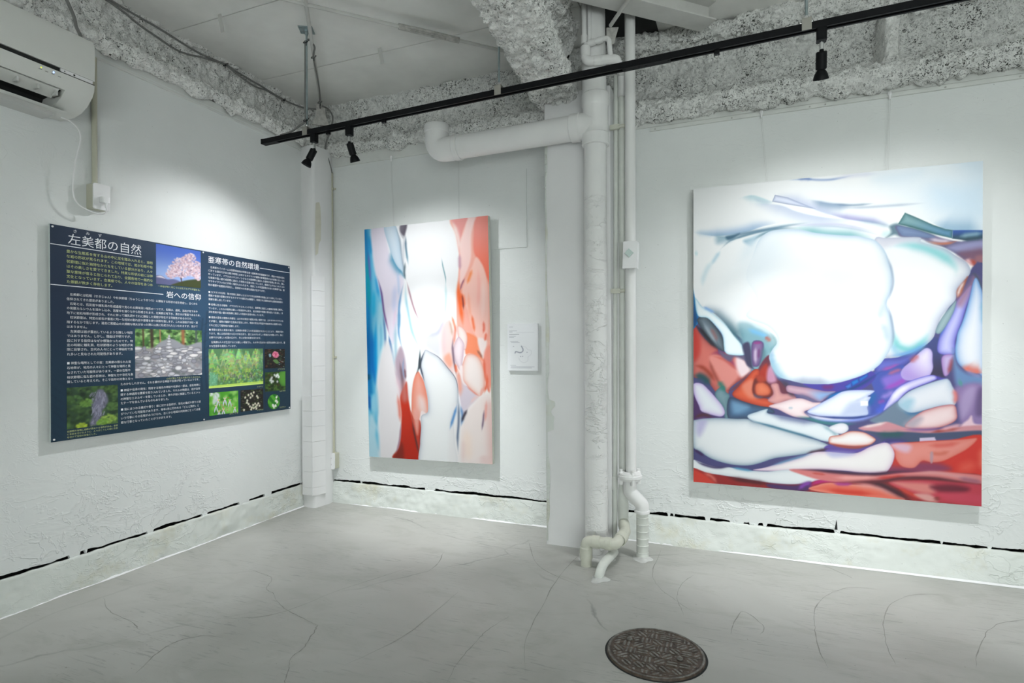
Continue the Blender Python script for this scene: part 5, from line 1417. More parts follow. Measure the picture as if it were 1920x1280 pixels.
# ---------------------------------------------------------------- information board
BO = Vector((XL + .022, 1.536, 1.634))                  # its top-left corner on the face
BX, BD = Vector((0, .00996, 0)), Vector((0, 0, -.00998))   # 1 cm right / down
root = empty('information_board', (XL + .01, 2.24, .68))
m = MB()
m.box(XL + .012, XL + .0215, 1.536, 1.536 + 1.4143, 1.634 - .9481, 1.634)
m.build('foam_panel', M_BOARDEDGE, root, smooth=0)
cv = Canvas(142, 95, .6, (38, 58, 82))
cv.blob([-10, 60, 60, 55, 150, 50, 150, 110, -10, 110], (30, 56, 74), soft=25, alpha=.9)
cv.blob([40, 20, 90, 15, 120, 40, 100, 70, 50, 60], (46, 80, 108), soft=28, alpha=.8)
cv.blob([-10, -10, 40, -10, 20, 40, -10, 40], (38, 52, 74), soft=20, alpha=.8)
rr = random.Random(3)
for tx, ty, L0, sgn in ((121, 100, 66, 1), (75, 78, 40, -1), (78, 78, 44, 1), (8, 100, 34, 1), (131, 100, 44, 1)):
    cv.stroke([tx, ty, tx - 1.5, ty - L0 * .5, tx + .5, ty - L0], (28, 46, 66), .55, .55, 0, 0, 0)
    for k in range(14):
        f = .12 + .82 * k / 14
        y = ty - L0 * f
        sg = 1 if k % 2 else -1
        l = rr.uniform(8, 22) * (1.1 - f * .6)
        cv.stroke([tx - 1, y, tx + sg * l * .5, y - l * .35, tx + sg * l, y - l * rr.uniform(.5, 1.1)], (28, 46, 66), .3, .45)
canvas_mesh('printed_face', cv, BO, BX, BD, M_PRINT, root)


def on_board(x, y, h=.0006):
    return BO + BX * x + BD * y + Vector((h, 0, 0))


for x0, x1, y in ((.1, 40.6, 8.6), (.1, 52.2, 26.3), (116.4, 141.6, 4.5)):
    rules = MB()
    rules.add([on_board(x0, y - .17), on_board(x1, y - .17), on_board(x1, y + .17), on_board(x0, y + .17)], [(0, 3, 2, 1)])
    rules.build('rule_line', M_WHITEINK, root, smooth=0)

tc = bpy.data.curves.new('lettering', 'FONT')
tc.resolution_u = 2
to = bpy.data.objects.new('lettering_source', tc)
COL.objects.link(to)


def text_mesh(s, weight):
    tc.body = s
    tc.offset = weight
    dg = bpy.context.evaluated_depsgraph_get()
    dg.update()
    me = bpy.data.meshes.new_from_object(to.evaluated_get(dg))
    v = np.empty(len(me.vertices) * 3)
    me.vertices.foreach_get('co', v)
    f = [tuple(p.vertices) for p in me.polygons]
    bpy.data.meshes.remove(me)
    return v.reshape(-1, 3), f


v, f = text_mesh('国' * 20, 0)
ADV = (v[:, 0].max() - v[:, 0].min()) / 19.9            # advance of one full-width character
CH = v[:, 1].max() - v[:, 1].min()
CM = (v[:, 1].max() + v[:, 1].min()) / 2
style = {'heading': ('heading', M_WHITEINK, .0, .95), 'heading2': ('heading', M_WHITEINK, .004, .90), 'heading3': ('heading', M_WHITEINK, .004, .90),
         'ruby': ('ruby', M_WHITEINK, .0, .9), 'intro': ('paragraph', M_YELINK, .0, .97), 'caption': ('caption', M_PALEYEL, .0, .95),
         'body': ('paragraph', M_WHITEINK, .0, 1.0), 'body2': ('paragraph', M_WHITEINK, .0, .98)}
for kind, rows in TEXT:
    nm, mt, wgt, hs = style[kind]
    V, F = [], []
    for s_, x, y, cw in rows:
        v, f = text_mesh(s_, wgt)
        n0 = len(V)
        px = x + v[:, 0] / ADV * cw
        py = y - (v[:, 1] - CM) / ADV * cw * hs
        for a, b in zip(px, py):
            V.append(on_board(a, b, .0008))
        F += [tuple(i + n0 for i in q) for q in f]
    me = bpy.data.meshes.new(nm)
    me.from_pydata(V, [], F)
    o = link(nm, me, mt, root)
    if len(rows) > 1 or len(rows[0][0]) > 8 or kind in ('ruby', 'caption'):
        o['kind'] = 'stuff'
bpy.data.objects.remove(to)
bpy.data.curves.remove(tc)


def dabs(cv, n, x0, y0, x1, y1, cols, w, rnd, ln=0, ang=0, a=.9):
    for _ in range(n):
        x, y = rnd.uniform(x0, x1), rnd.uniform(y0, y1)
        t = ang + rnd.uniform(-.5, .5)
        l = ln * rnd.uniform(.5, 1.3) + .01
        cv.stroke([x, y, x + l * math.cos(t), y + l * math.sin(t)], rnd.choice(cols), w * rnd.uniform(.5, 1.3), a, 0, 0, 0)


def photo(name, rect, fn, label, step=.28, gain=1.0):
    x0, y0, x1, y1 = rect
    cv = Canvas(x1 - x0, y1 - y0, step, (60, 90, 60))
    fn(cv, random.Random(name))
    cv.c[:] = np.clip(cv.c * gain, 0, 1)
    o = canvas_mesh('photo', cv, on_board(x0, y0, .0005), BX, BD, M_PRINT, root)
    o['label'] = label


def p_cherry(c, r):
    W, H = c.W, c.H
    c.blob([-2, -2, W + 2, -2, W + 2, H, -2, H], (72, 104, 196), soft=.3, g=[0, 0, 0, H * .8], g2=(150, 175, 225))
    c.blob([-1, H * .83, 3, H * .79, 6, H * .86, 10, H * .84, 14, H * .9, 14, H + 1, -1, H + 1], (98, 100, 140), soft=.5)
    c.blob([0, H * .83, 2.5, H * .79, 5, H * .85, 3, H * .84], (225, 215, 225), soft=.4)
    c.blob([8, H + 1, 13, H * .9, 20, H * .80, W + 1, H * .78, W + 1, H + 1], (62, 70, 38), soft=.5)
    for a in ([14.5, H * .9, 14, H * .75, 15, H * .6], [14.3, H * .8, 11, H * .62, 9, H * .5], [14.5, H * .75, 18, H * .55, 20, H * .3], [15, H * .7, 22, H * .5, 25, H * .4]):
        c.stroke(a, (70, 50, 58), .35, .9, 0, 0, 0)
    blob = [(14, .58, 5), (10, .62, 4), (18, .5, 5.5), (22, .56, 4), (17, .28, 3.2), (20, .2, 2.6), (13, .42, 4), (23, .42, 3.5), (8, .72, 2.6), (24, .7, 2.4)]
    for bx, by, br in blob:
        for _ in range(int(34 * br)):
            t, q = r.uniform(0, 6.28), br * math.sqrt(r.random())
            c.stroke([bx + q * math.cos(t), by * H + q * math.sin(t) * .8, bx + q * math.cos(t) + .3, by * H + q * math.sin(t) * .8],
                     r.choice([(226, 200, 208), (205, 172, 184), (240, 226, 232), (176, 140, 156), (214, 186, 198)]), .34, .75, 0, 0, 0)


def p_stones(c, r):
    W, H = c.W, c.H
    dabs(c, 420, -1, -1, W + 1, H * .45, [(60, 100, 50), (110, 150, 80), (40, 60, 36), (150, 180, 120), (86, 120, 70)], .7, r, .8)
    for x, w, cl in ((4, .5, (70, 52, 42)), (8.5, .9, (58, 44, 38)), (26, 1.1, (130, 80, 56)), (34, .7, (60, 70, 70)), (13, .4, (150, 110, 80))):
        c.stroke([x, -1, x + .3, H * .4], cl, w, .95, 0, 0, 0)
    c.blob([-1, H * .45, 8, H * .42, 14, H * .25, 20, H * .2, 28, H * .34, W + 1, H * .3, W + 1, H + 1, -1, H + 1], (126, 127, 134), soft=.6)
    dabs(c, 240, 0, H * .4, W, H, [(112, 112, 120), (150, 150, 156), (90, 96, 96), (132, 126, 128)], .9, r, 1.6, .4)
    for _ in range(120):
        x, y = r.uniform(0, W), r.uniform(H * .38, H)
        a, b_ = r.uniform(.9, 3.2), r.uniform(.6, 1.5)
        g = r.choice([(176, 176, 182), (196, 194, 196), (150, 150, 158), (204, 200, 200), (128, 128, 138)])
        t = r.uniform(-.4, .4)
        pts = []
        for k in range(6):
            q = k * 1.047
            pts += [x + a * math.cos(q + t), y + b_ * math.sin(q + t)]
        c.blob(pts, g, (90, 90, 96), .4, .2)
    for k, (x, y, w) in enumerate(((18, .38, 2.2), (18, .31, 1.8), (18, .25, 1.4), (18, .19, 1.0), (18.1, .14, .7), (7, .86, 2.4), (7, .8, 2), (7.2, .74, 1.5), (17, .86, 2.4), (17, .79, 1.8), (17.3, .73, 1.2))):
        c.blob([x - w, y * H, x, y * H - .9, x + w, y * H, x, y * H + .9], (196, 196, 202), (110, 108, 112), .5, .25)


def p_cliff(c, r):
    W, H = c.W, c.H
    dabs(c, 520, -1, -1, W + 1, H + 1, [(38, 58, 36), (56, 82, 46), (30, 44, 34), (76, 104, 58), (46, 66, 50)], .9, r, .8)
    c.blob([13, H * .1, 16, H * .12, 18, H * .4, 15.5, H * .6, 13.5, H * .95, 9.5, H * .95, 11, H * .7, 10.5, H * .45, 12, H * .3], (104, 104, 122), (84, 86, 100), .8, .7)
    dabs(c, 90, 10.5, H * .15, 16.5, H * .9, [(130, 130, 148), (84, 84, 98), (112, 112, 128)], .25, r, 2.0, 1.8)
    for bx, by, br, cl in ((8, .4, 3, (96, 132, 60)), (18, .85, 3.4, (130, 158, 70)), (15, .92, 2.4, (104, 140, 56)), (6, .96, 2.2, (140, 160, 50)), (20, .55, 3, (74, 104, 56)), (3, .3, 3, (66, 96, 54)), (19, .1, 3, (60, 84, 44))):
        for _ in range(60):
            t, q = r.uniform(0, 6.28), br * math.sqrt(r.random())
            k = r.uniform(.75, 1.2)
            c.stroke([bx + q * math.cos(t), by * H + q * math.sin(t) * .6, bx + q * math.cos(t) + .3, by * H + q * math.sin(t) * .6],
                     tuple(min(255, v * k) for v in cl), .42, .7, 0, 0, 0)


def p_forest(c, r):
    W, H = c.W, c.H
    c.blob([-2, -2, W + 2, -2, W + 2, H + 2, -2, H + 2], (70, 104, 70), soft=.3)
    for row in range(5):
        for _ in range(26):
            x, y = r.uniform(-1, W + 1), H * (.05 + row * .13) + r.uniform(-1, 1)
            cl = r.choice([(150, 182, 110), (118, 160, 100), (160, 190, 96), (96, 140, 104), (134, 170, 130), (176, 200, 130)])
            k = 1 - row * .07
            cl = tuple(v * k for v in cl)
            for j in range(7):
                w = .25 + j * .32
                c.stroke([x - w, y + j * .8 + .3, x, y + j * .75 - .2, x + w, y + j * .8 + .3], tuple(v * r.uniform(.75, 1.1) for v in cl), .3, .75, 0, 0, 0)
    dabs(c, 60, 5, H * .6, W, H * .75, [(60, 70, 60), (44, 56, 50), (140, 130, 130)], .2, r, 4, 1.57)
    dabs(c, 220, 0, H * .55, W, H * .93, [(90, 130, 60), (130, 160, 70), (60, 96, 60), (104, 150, 110)], .5, r, .5)
    for _ in range(70):
        c.stroke([r.uniform(0, 6), r.uniform(H * .6, H * .95), r.uniform(0, 6), r.uniform(H * .6, H * .95)], r.choice([(110, 160, 130), (80, 130, 100)]), .3, .5, 0, 0, 0)
    c.stroke([-1, H * .965, W * .4, H * .945, W + 1, H * .93], (176, 200, 80), .45, .9, 0, 0, 0)
    c.stroke([-1, H, W + 1, H * .97], (196, 214, 110), .5, .9, 0, 0, 0)


def p_pink(c, r):
    W, H = c.W, c.H
    c.blob([-1, -1, W + 1, -1, W + 1, H + 1, -1, H + 1], (34, 28, 26), soft=.2)
    dabs(c, 150, 0, 0, W, H, [(60, 44, 34), (24, 34, 26), (90, 60, 44), (50, 70, 46), (20, 18, 20)], .4, r, 1.2)
    dabs(c, 16, 11, 0, W, H, [(190, 200, 210), (130, 140, 150)], .22, r, .5)
    c.blob([7, H * .6, 10, H * .55, 12, H * .72, 10, H * .78], (96, 136, 76), soft=.3)
    c.blob([6.2, H * .3, 8, H * .12, 10.4, H * .16, 12, H * .3, 11, H * .44, 8.5, H * .46], (222, 110, 140), (236, 160, 180), .6, .4)
    dabs(c, 24, 7, H * .16, 11, H * .42, [(240, 170, 190), (200, 70, 110)], .25, r, .6)
    c.blob([3.4, H * .27, 5, H * .25, 5.4, H * .38, 4, H * .42], (130, 160, 170), soft=.3)


def star(c, x, y, R, col, n=5, rot=0.0, w=.32):
    for k in range(n):
        t = rot + 6.283 * k / n
        c.stroke([x, y, x + R * math.cos(t), y + R * math.sin(t)], col, w, .95, 0, 0, 0)


def p_star(c, r):
    W, H = c.W, c.H
    c.blob([-1, -1, W + 1, -1, W + 1, H + 1, -1, H + 1], (52, 84, 34), soft=.2)
    dabs(c, 110, 0, 0, W, H, [(40, 60, 26), (84, 120, 48), (70, 58, 30), (30, 44, 24)], .6, r, 1.2)
    c.blob([11, H * .1, W + 1, -1, W + 1, H * .75, 13, H * .7], (96, 160, 60), (60, 110, 40), 1, .5)
    for _ in range(16):
        star(c, r.uniform(4, 12), H * r.uniform(.15, .6), .9, (238, 240, 240), 6, r.random(), .17)


def p_bell(c, r):
    W, H = c.W, c.H
    c.blob([-1, -1, W + 1, -1, W + 1, H + 1, -1, H + 1], (70, 150, 40), soft=.2, g=[0, 0, W, H], g2=(96, 176, 50))
    dabs(c, 50, 0, 0, W, H, [(50, 120, 36), (120, 190, 70), (150, 200, 110)], 1.2, r, 1)
    dabs(c, 14, 0, 0, 6, H * .4, [(190, 205, 200), (215, 222, 225)], .8, r, 1.2, 1.4)
    for x, y, s_ in ((10.5, .32, 1.0), (14, .42, .9), (6, .36, .9), (4.5, .6, .9), (9.5, .8, .9), (17.5, .78, .8), (6.5, .86, .8)):
        for dx, l in ((-1.0, 4.2), (.9, 4.2)):
            c.blob([x, y * H, x + dx * s_ * 1.3, y * H + l * s_ * .5, x + dx * s_ * 1.2, y * H + l * s_, x + dx * .3 * s_, y * H + l * s_ * .5], (232, 232, 246), (180, 180, 210), .4, .2)
        star(c, x, y * H, 1.0 * s_, (236, 214, 228), 3, -2.6, .25)
        c.stroke([x - .1, y * H, x + .1, y * H], (220, 190, 60), .3, .9, 0, 0, 0)
    dabs(c, 16, 5, H * .25, 16, H * .95, [(200, 60, 70), (226, 110, 120)], .22, r, .4)


def p_cluster(c, r):
    W, H = c.W, c.H
    c.blob([-1, -1, W + 1, -1, W + 1, H + 1, -1, H + 1], (36, 34, 28), soft=.2)
    dabs(c, 160, 0, 0, W, H, [(52, 48, 36), (30, 40, 26), (70, 90, 46), (90, 80, 70), (26, 22, 22)], .35, r, 1.0)
    pts = [(3.5, .35), (5, .5), (4.8, .6), (6, .68), (7, .8), (8.5, .86), (10, .9), (11.5, .85), (12.5, .78), (13.5, .7), (14.5, .82), (6, .25), (7.5, .38), (9, .3), (10, .15), (8, .2), (12.5, .34), (13.2, .42), (9.5, .75), (11, .7), (2.5, .93), (12, .94), (8, .95)]
    for x, y in pts:
        star(c, x, y * H, .62, (234, 232, 214), 5, r.random() * 6, .26)
        c.stroke([x - .05, y * H, x + .05, y * H], (214, 190, 90), .16, .8, 0, 0, 0)


photo('cherry', (48.3, .6, 74.4, 21.1), p_cherry, 'photo of a blossoming cherry tree under blue sky', .2)
photo('stones', (37.2, 44.5, 74.8, 69.1), p_stones, 'photo of grey piled stones in a wood', .2, 1.22)
photo('cliff', (6.3, 71.7, 28.7, 90.2), p_cliff, 'photo of a grey rock face among dark trees', .2, 1.15)
photo('forest', (79.2, 54.8, 118.6, 77.1), p_forest, 'photo of a bright green larch forest', .2, 1.25)
photo('pinkflower', (119.9, 55.1, 137.1, 67.4), p_pink, 'photo of a pink flower on dark leaves', .16)
photo('starflower', (120.1, 69.8, 137.5, 82.1), p_star, 'photo of small white star flowers', .16)
photo('bellflower', (79.4, 79.7, 99.4, 92.6), p_bell, 'photo of white hanging flowers on green', .16)
photo('cluster', (101.1, 79.8, 118.6, 92.7), p_cluster, 'photo of white flower clusters on dark ground', .16)
# round photo
V = [on_board(127.4, 89.0, .0006)]
Cc = [(60, 140, 40)]
rr = random.Random(9)
dots = [(129.6, 86.2), (129.2, 88.6), (130.2, 89.6), (126.6, 91.2), (128.8, 91.6), (127.4, 92.4)]
for k in range(1, 9):
    for j in range(48):
        t = 6.2832 * j / 48
        x, y = 127.4 + 5.2 * k / 8 * math.cos(t), 89.0 + 4.85 * k / 8 * math.sin(t)
        V.append(on_board(x, y, .0006))
        col = (236, 238, 226) if min((x - a) ** 2 + (y - b_) ** 2 for a, b_ in dots) < .75 else ((40, 118, 34) if (x - y) % 6 < 3 else (86, 168, 52))
        Cc.append(col)
F = [(0, 1 + (j + 1) % 48, 1 + j) for j in range(48)]
for k in range(7):
    for j in range(48):
        a, b_ = 1 + k * 48 + j, 1 + k * 48 + (j + 1) % 48
        F.append((a, b_, b_ + 48, a + 48))
me = bpy.data.meshes.new('photo')
me.from_pydata(V, [], [tuple(reversed(q)) for q in F])
at = me.color_attributes.new('paint', 'FLOAT_COLOR', 'POINT')
at.data.foreach_set('color', np.concatenate([_lin(Cc), np.ones((len(Cc), 1))], 1).astype(np.float32).ravel())
o = link('photo', me, M_PRINT, root)
o['label'] = 'round photo of lily of the valley'
for x, y in ((1.0, 1.0), (76, .9), (141.0, 1.0), (1.2, 94.0), (141.0, 94.0), (76, 94.2)):
    m = MB()
    p = on_board(x, y, 0)
    m.lathe(p, (1, 0, 0), [(0, .0045), (.0015, .0045), (.003, .003), (.0034, .0005)], 10)
    m.build('screw', M_WHITEPL, root)
tag(root, 'dark blue printed information board with white Japanese text and nature photos', 'board')
# ================================================================ PIPES
root = empty('drain_pipe', (-.68, 2.88, 0))
m = MB()
m.cyl((-.680, 2.88, 0), (-.678, 2.88, 1.86), .0585, 32)
m.build('lower_pipe', M_PIPEROUGH, root)
m = MB()
m.cyl((-.678, 2.88, 1.85), (-.675, 2.88, 2.16), .0575, 32)
m.build('middle_pipe', M_PIPE, root)
m = MB()
m.lathe((-.675, 2.88, 2.125), (0, 0, 1), [(0, .058), (.001, .067), (.004, .070), (.058, .070), (.062, .066), (.070, .065), (.195, .065), (.203, .068), (.208, .071), (.262, .071), (.268, .066), (.269, .06)], 36)
m.cyl((-.675, 2.88, 2.235), (-.775, 2.88, 2.235), .068, 32)
m.lathe((-.752, 2.88, 2.235), (-1, 0, 0), [(0, .068), (.004, .073), (.050, .073), (.054, .066)], 32)
tee = m.build('tee_joint', M_PIPE, root)
m = MB()
m.cyl((-.680, 2.88, 2.38), (-.685, 2.88, 2.86), .062, 32)
m.build('upper_pipe', M_PIPE, root)
m = MB()
m.cyl((-.78, 2.88, 2.235), (-1.51, 2.88, 2.226), .0655, 32)
m.build('branch_pipe', M_PIPE, root)
m = MB()
pts = bend([(-1.46, 2.88, 2.226), (-1.607, 2.88, 2.226), (-1.607, 2.88, 2.352)], .085, 12)
m.tube(pts, .0685, 32)
m.lathe((-1.607, 2.88, 2.325), (0, 0, 1), [(0, .0685), (.004, .072), (.044, .072), (.046, .068), (.046, .060), (.02, .058), (.02, 0)], 32)
m.lathe((-1.458, 2.88, 2.226), (1, 0, 0), [(-.03, .0685), (-.026, .0715), (.002, .0715), (.004, .066)], 32)
m.build('elbow', M_PIPE, root)
tag(root, 'large white drain pipe standing before the column with a side branch', 'pipe')

root = empty('supply_pipe', (-.512, 2.95, 0))
m = MB()
m.cyl((-.514, 2.95, .44), (-.507, 2.95, 2.86), .0272, 24)
m.build('riser', M_PIPE, root)
m = MB()
m.lathe((-.520, 2.95, .392), (0, 0, 1), [(0, .034), (.004, .052), (.014, .058), (.018, .062), (.030, .062), (.033, .058), (.040, .057), (.044, .050), (.050, .030)], 32)
for k in range(4):
    t = k * math.pi / 2 + .5
    m.lathe((-.520 + .047 * math.cos(t), 2.95 + .047 * math.sin(t), .376), (0, 0, 1), [(0, 0), (0, .011), (.012, .012), (.062, .012), (.066, .009), (.078, .009), (.08, 0)], 10)
m.build('flange', M_PIPE, root)
m = MB()
m.tube(bend([(-.520, 2.95, .40), (-.520, 2.95, .335), (-.458, 2.95, .275), (-.458, 2.95, .236)], .03, 8), .0345, 24)
m.lathe((-.458, 2.95, .232), (0, 0, 1), [(0, .033), (.001, .039), (.014, .039), (.016, .034)], 24)
m.build('offset_bend', M_PIPE, root)
m = MB()
prof = [(0, .034), (.006, .0315)]
for k in range(6):
    prof += [(.03 + k * .036, .0305), (.032 + k * .036, .0318), (.034 + k * .036, .0302)]
prof += [(.24, .030)]
m.lathe((-.457, 2.95, 0), (0, 0, 1), prof, 24)
m.build('wrapped_foot', M_PIPEGR, root)
tag(root, 'white riser pipe with a bolted flange and an offset foot', 'pipe')

root = empty('valve_cover', (-.50, 2.9, 1.484))
m = MB()
M_ = Matrix.Translation((-.500, 2.90, 1.552)) @ Matrix.Rotation(math.radians(2), 4, 'Y')
m.box(-.036, .036, -.026, -.022, -.068, .068, M_)
m.box(-.036, -.032, -.022, .03, -.068, .068, M_)
m.box(.032, .036, -.022, .03, -.068, .068, M_)
m.box(-.036, .036, -.022, .03, .064, .068, M_)
m.build('cover', M_WHITEPL, root, smooth=0)
m = MB()
M_ = Matrix.Translation((-.503, 2.868, 1.560)) @ Matrix.Rotation(math.radians(45), 4, 'Y')
m.box(-.0155, .0155, -.008, .006, -.0155, .0155, M_)
m.build('knob', plain('pale_green_plastic', (.55, .66, .63), .4, noise_amt=0), root, smooth=0)
tag(root, 'white box cover with a pale green diamond knob clipped on the riser', 'cover')

root = empty('water_pipe', (-.60, 2.985, .06))
m = MB()
m.cyl((-.606, 2.985, .05), (-.588, 2.985, 2.52), .0125, 16)
m.build('pipe', M_PIPEGR, root)
m = MB()
m.lathe((-.6045, 2.985, .33), (0, 0, 1), [(0, .0125), (.001, .015), (.07, .015), (.071, .0125)], 16)
m.build('coupling', M_PIPEGR, root)
tag(root, 'thin greenish white water pipe in the gap beside the column', 'pipe')

root = empty('waste_pipe', (-.555, 2.98, .2))
m = MB()
m.cyl((-.562, 2.987, .33), (-.555, 2.987, 2.46), .0215, 20)
m.build('pipe', M_PIPEGR, root)
m = MB()
m.lathe((-.562, 2.987, .12), (0, 0, 1), [(0, .020), (.02, .027), (.09, .0275), (.11, .029), (.20, .026), (.27, .0215)], 20)
m.build('reducer', M_PIPEGR, root)
m = MB()
m.tube(bend([(-.703, 2.79, 2.60), (-.703, 2.79, 2.527), (-.552, 2.81, 2.522), (-.555, 2.97, 2.52), (-.555, 2.987, 2.43)], .028, 7), .0225, 20)
m.lathe((-.703, 2.79, 2.55), (0, 0, 1), [(0, .0225), (.001, .025), (.05, .025), (.056, .018), (.058, 0)], 20)
m.lathe((-.66, 2.796, 2.5255), (1, .13, -.03), [(0, .0225), (.001, .0245), (.035, .0245), (.036, .0225)], 20)
m.lathe((-.555, 2.987, 2.40), (0, 0, 1), [(0, .0215), (.001, .026), (.035, .026), (.036, .0225)], 20)
m.build('upper_loop', M_PIPE, root)
tag(root, 'slim white waste pipe between the column and the riser', 'pipe')

root = empty('overflow_pipe', (-.71, 2.80, 2.6))
m = MB()
m.tube(bend([(-.713, 2.80, 2.86), (-.711, 2.80, 2.615), (-.585, 2.79, 2.625), (-.577, 2.80, 2.52)], .024, 7), .0125, 16)
m.lathe((-.7115, 2.80, 2.62), (0, 0, 1), [(0, .0125), (.001, .0165), (.045, .0165), (.046, .0125)], 16)
m.lathe((-.69, 2.798, 2.617), (1, -.08, .07), [(0, .0125), (.001, .0165), (.036, .0165), (.037, .0125)], 16)
m.lathe((-.645, 2.796, 2.62), (1, -.08, .07), [(0, .0125), (.001, .0165), (.03, .0165), (.031, .0125)], 16)
m.build('pipe', M_PIPE, root)
tag(root, 'narrow white pipe looping across the top of the drain pipe', 'pipe')
m = MB()
m.cyl((-.688, 2.815, 2.64), (-.688, 2.815, 2.86), .0115, 16)
tag(m.build('stub_pipe', M_PIPE), 'short straight white pipe beside the looping pipe under the ceiling', 'pipe')

for z, lb in ((2.24, 'upper pale strap clamp holding the two thin pipes'), (1.38, 'lower pale strap clamp holding the two thin pipes')):
    m = MB()
    m.bevbox(-.616, -.566, 2.952, 2.972, z - .012, z + .012, .003, 'y')
    m.tube([(-.575, 2.962, z), (-.552, 2.956, z), (-.534, 2.965, z)], .010, 8)
    tag(m.build('pipe_clamp', M_CREAM), lb, 'clamp', 'pipe clamps')

M_MORTAR = plain('floor_mortar', (.62, .63, .61), .7, noise_amt=.08, scale=30, bump=.3, bscale=60)
# floor trap
root = empty('trap_pipe', (-.703, 2.75, 0))
m = MB()
m.tube(bend([(-.703, 2.75, 0), (-.703, 2.75, .124), (-.556, 2.748, .122), (-.535, 2.90, .142), (-.556, 2.97, .165)], .03, 8), .0275, 22)
m.build('pipe', M_CREAM, root)
m = MB()
m.lathe((-.703, 2.75, .035), (0, 0, 1), [(0, .0275), (.001, .0315), (.055, .0315), (.06, .0275)], 22)
m.lathe((-.672, 2.75, .1235), (1, 0, 0), [(0, .0275), (.001, .0312), (.04, .0312), (.041, .0275)], 22)
m.lathe((-.605, 2.749, .1225), (1, 0, 0), [(0, .0275), (.001, .0312), (.03, .0312), (.031, .0275)], 22)
m.lathe((-.546, 2.80, .128), (.14, 1, .13), [(0, .0275), (.001, .0315), (.05, .0315), (.051, .0275)], 22)
m.build('socket', M_CREAM, root)
tag(root, 'cream drain trap bending over the floor at the pipe foot', 'pipe')
root = empty('floor_outlet_pipe', (-.60, 2.62, 0))
m = MB()
m.tube(curve_pts([(-.585, 2.86, .045), (-.583, 2.79, .055), (-.590, 2.72, .056), (-.600, 2.655, .045), (-.606, 2.61, .012), (-.607, 2.600, -.01)], 6), [.022] * 25 + [.021, .020, .019, .018, .017, .016], 18)
m.build('pipe', M_PIPEGR, root)
V, F = [], []
for i in range(7):
    for j in range(20):
        t = 6.2832 * j / 20
        r = .042 * (i / 6) * (1 + .25 * math.sin(3 * t + 1))
        V.append((-.604 + r * math.cos(t), 2.607 + r * 1.1 * math.sin(t), .016 * (1 - (i / 6) ** 2) + .0008))
for i in range(6):
    for j in range(20):
        F.append((i * 20 + j, i * 20 + (j + 1) % 20, (i + 1) * 20 + (j + 1) % 20, (i + 1) * 20 + j))
mm = MB()
mm.add(V, F)
mm.build('mortar_collar', M_MORTAR, root)
tag(root, 'short pale pipe bending into the floor in front of the trap', 'pipe')
for x, y, r, lb in ((-.455, 2.945, .05, 'white mortar spread round the riser foot'), (-.68, 2.87, .095, 'grey mortar spread round the drain pipe foot')):
    V, F = [], []
    for i in range(6):
        for j in range(28):
            t = 6.2832 * j / 28
            q = r * (.3 + .7 * i / 5) * (1 + .12 * math.sin(3 * t) + .08 * math.sin(5 * t + 2))
            V.append((x + q * math.cos(t), y - .01 + q * math.sin(t), .014 * (1 - i / 5) + .0006))
    for i in range(5):
        for j in range(28):
            F.append((i * 28 + j, i * 28 + (j + 1) % 28, (i + 1) * 28 + (j + 1) % 28, (i + 1) * 28 + j))
    mm = MB()
    mm.add(V, F)
    tag(mm.build('mortar_patch', M_MORTAR), lb, 'mortar')

# ================================================================ TRACK LIGHTING
def tk(x):
    """centre of the track at x"""
    return Vector((x, 2.5 - .0323 * (x + 2.526), 2.2845 + .0065 * (x + 1.0)))


root = empty('light_track', tk(-2.526).to_tuple())
m = MB()
X0, X1 = -2.526, 1.95
a, b = tk(X0), tk(X1)
ang = math.atan2(b.y - a.y, b.x - a.x)
inc = math.atan2(b.z - a.z, b.x - a.x)
TR = Matrix.Translation(a) @ Matrix.Rotation(ang, 4, 'Z') @ Matrix.Rotation(-inc, 4, 'Y')
Lt = (b - a).length
m.box(0, Lt, -.017, .017, .010, .013, TR)
m.box(0, Lt, -.017, -.013, -.012, .010, TR)
m.box(0, Lt, .013, .017, -.012, .010, TR)
m.box(0, Lt, -.017, -.008, -.0135, -.0115, TR)
m.box(0, Lt, .008, .017, -.0135, -.0115, TR)
m.build('channel', M_BLACK, root, smooth=0)
m = MB()
m.box(0, Lt, -.009, .009, .004, .010, TR)
m.build('conductor', M_BLACKM, root, smooth=0)
m = MB()
m.box(-.006, .004, -.0178, .0178, -.014, .0138, TR)
m.box(.0, .11, -.0165, .0165, -.0150, -.0125, TR)
m.build('end_feed', M_BLACK, root, smooth=0)
m = MB()
x = (tk(-.45) - a).length
m.box(x, x + .20, -.0165, .0165, -.0150, -.0125, TR)
for k in (.01, .07, .10, .19):
    m.box(x + k - .004, x + k + .004, -.004, .004, -.0165, -.0145, TR)
m.build('joiner', M_BLACK, root, smooth=0)
tag(root, 'long black lighting track hanging across the room', 'track')


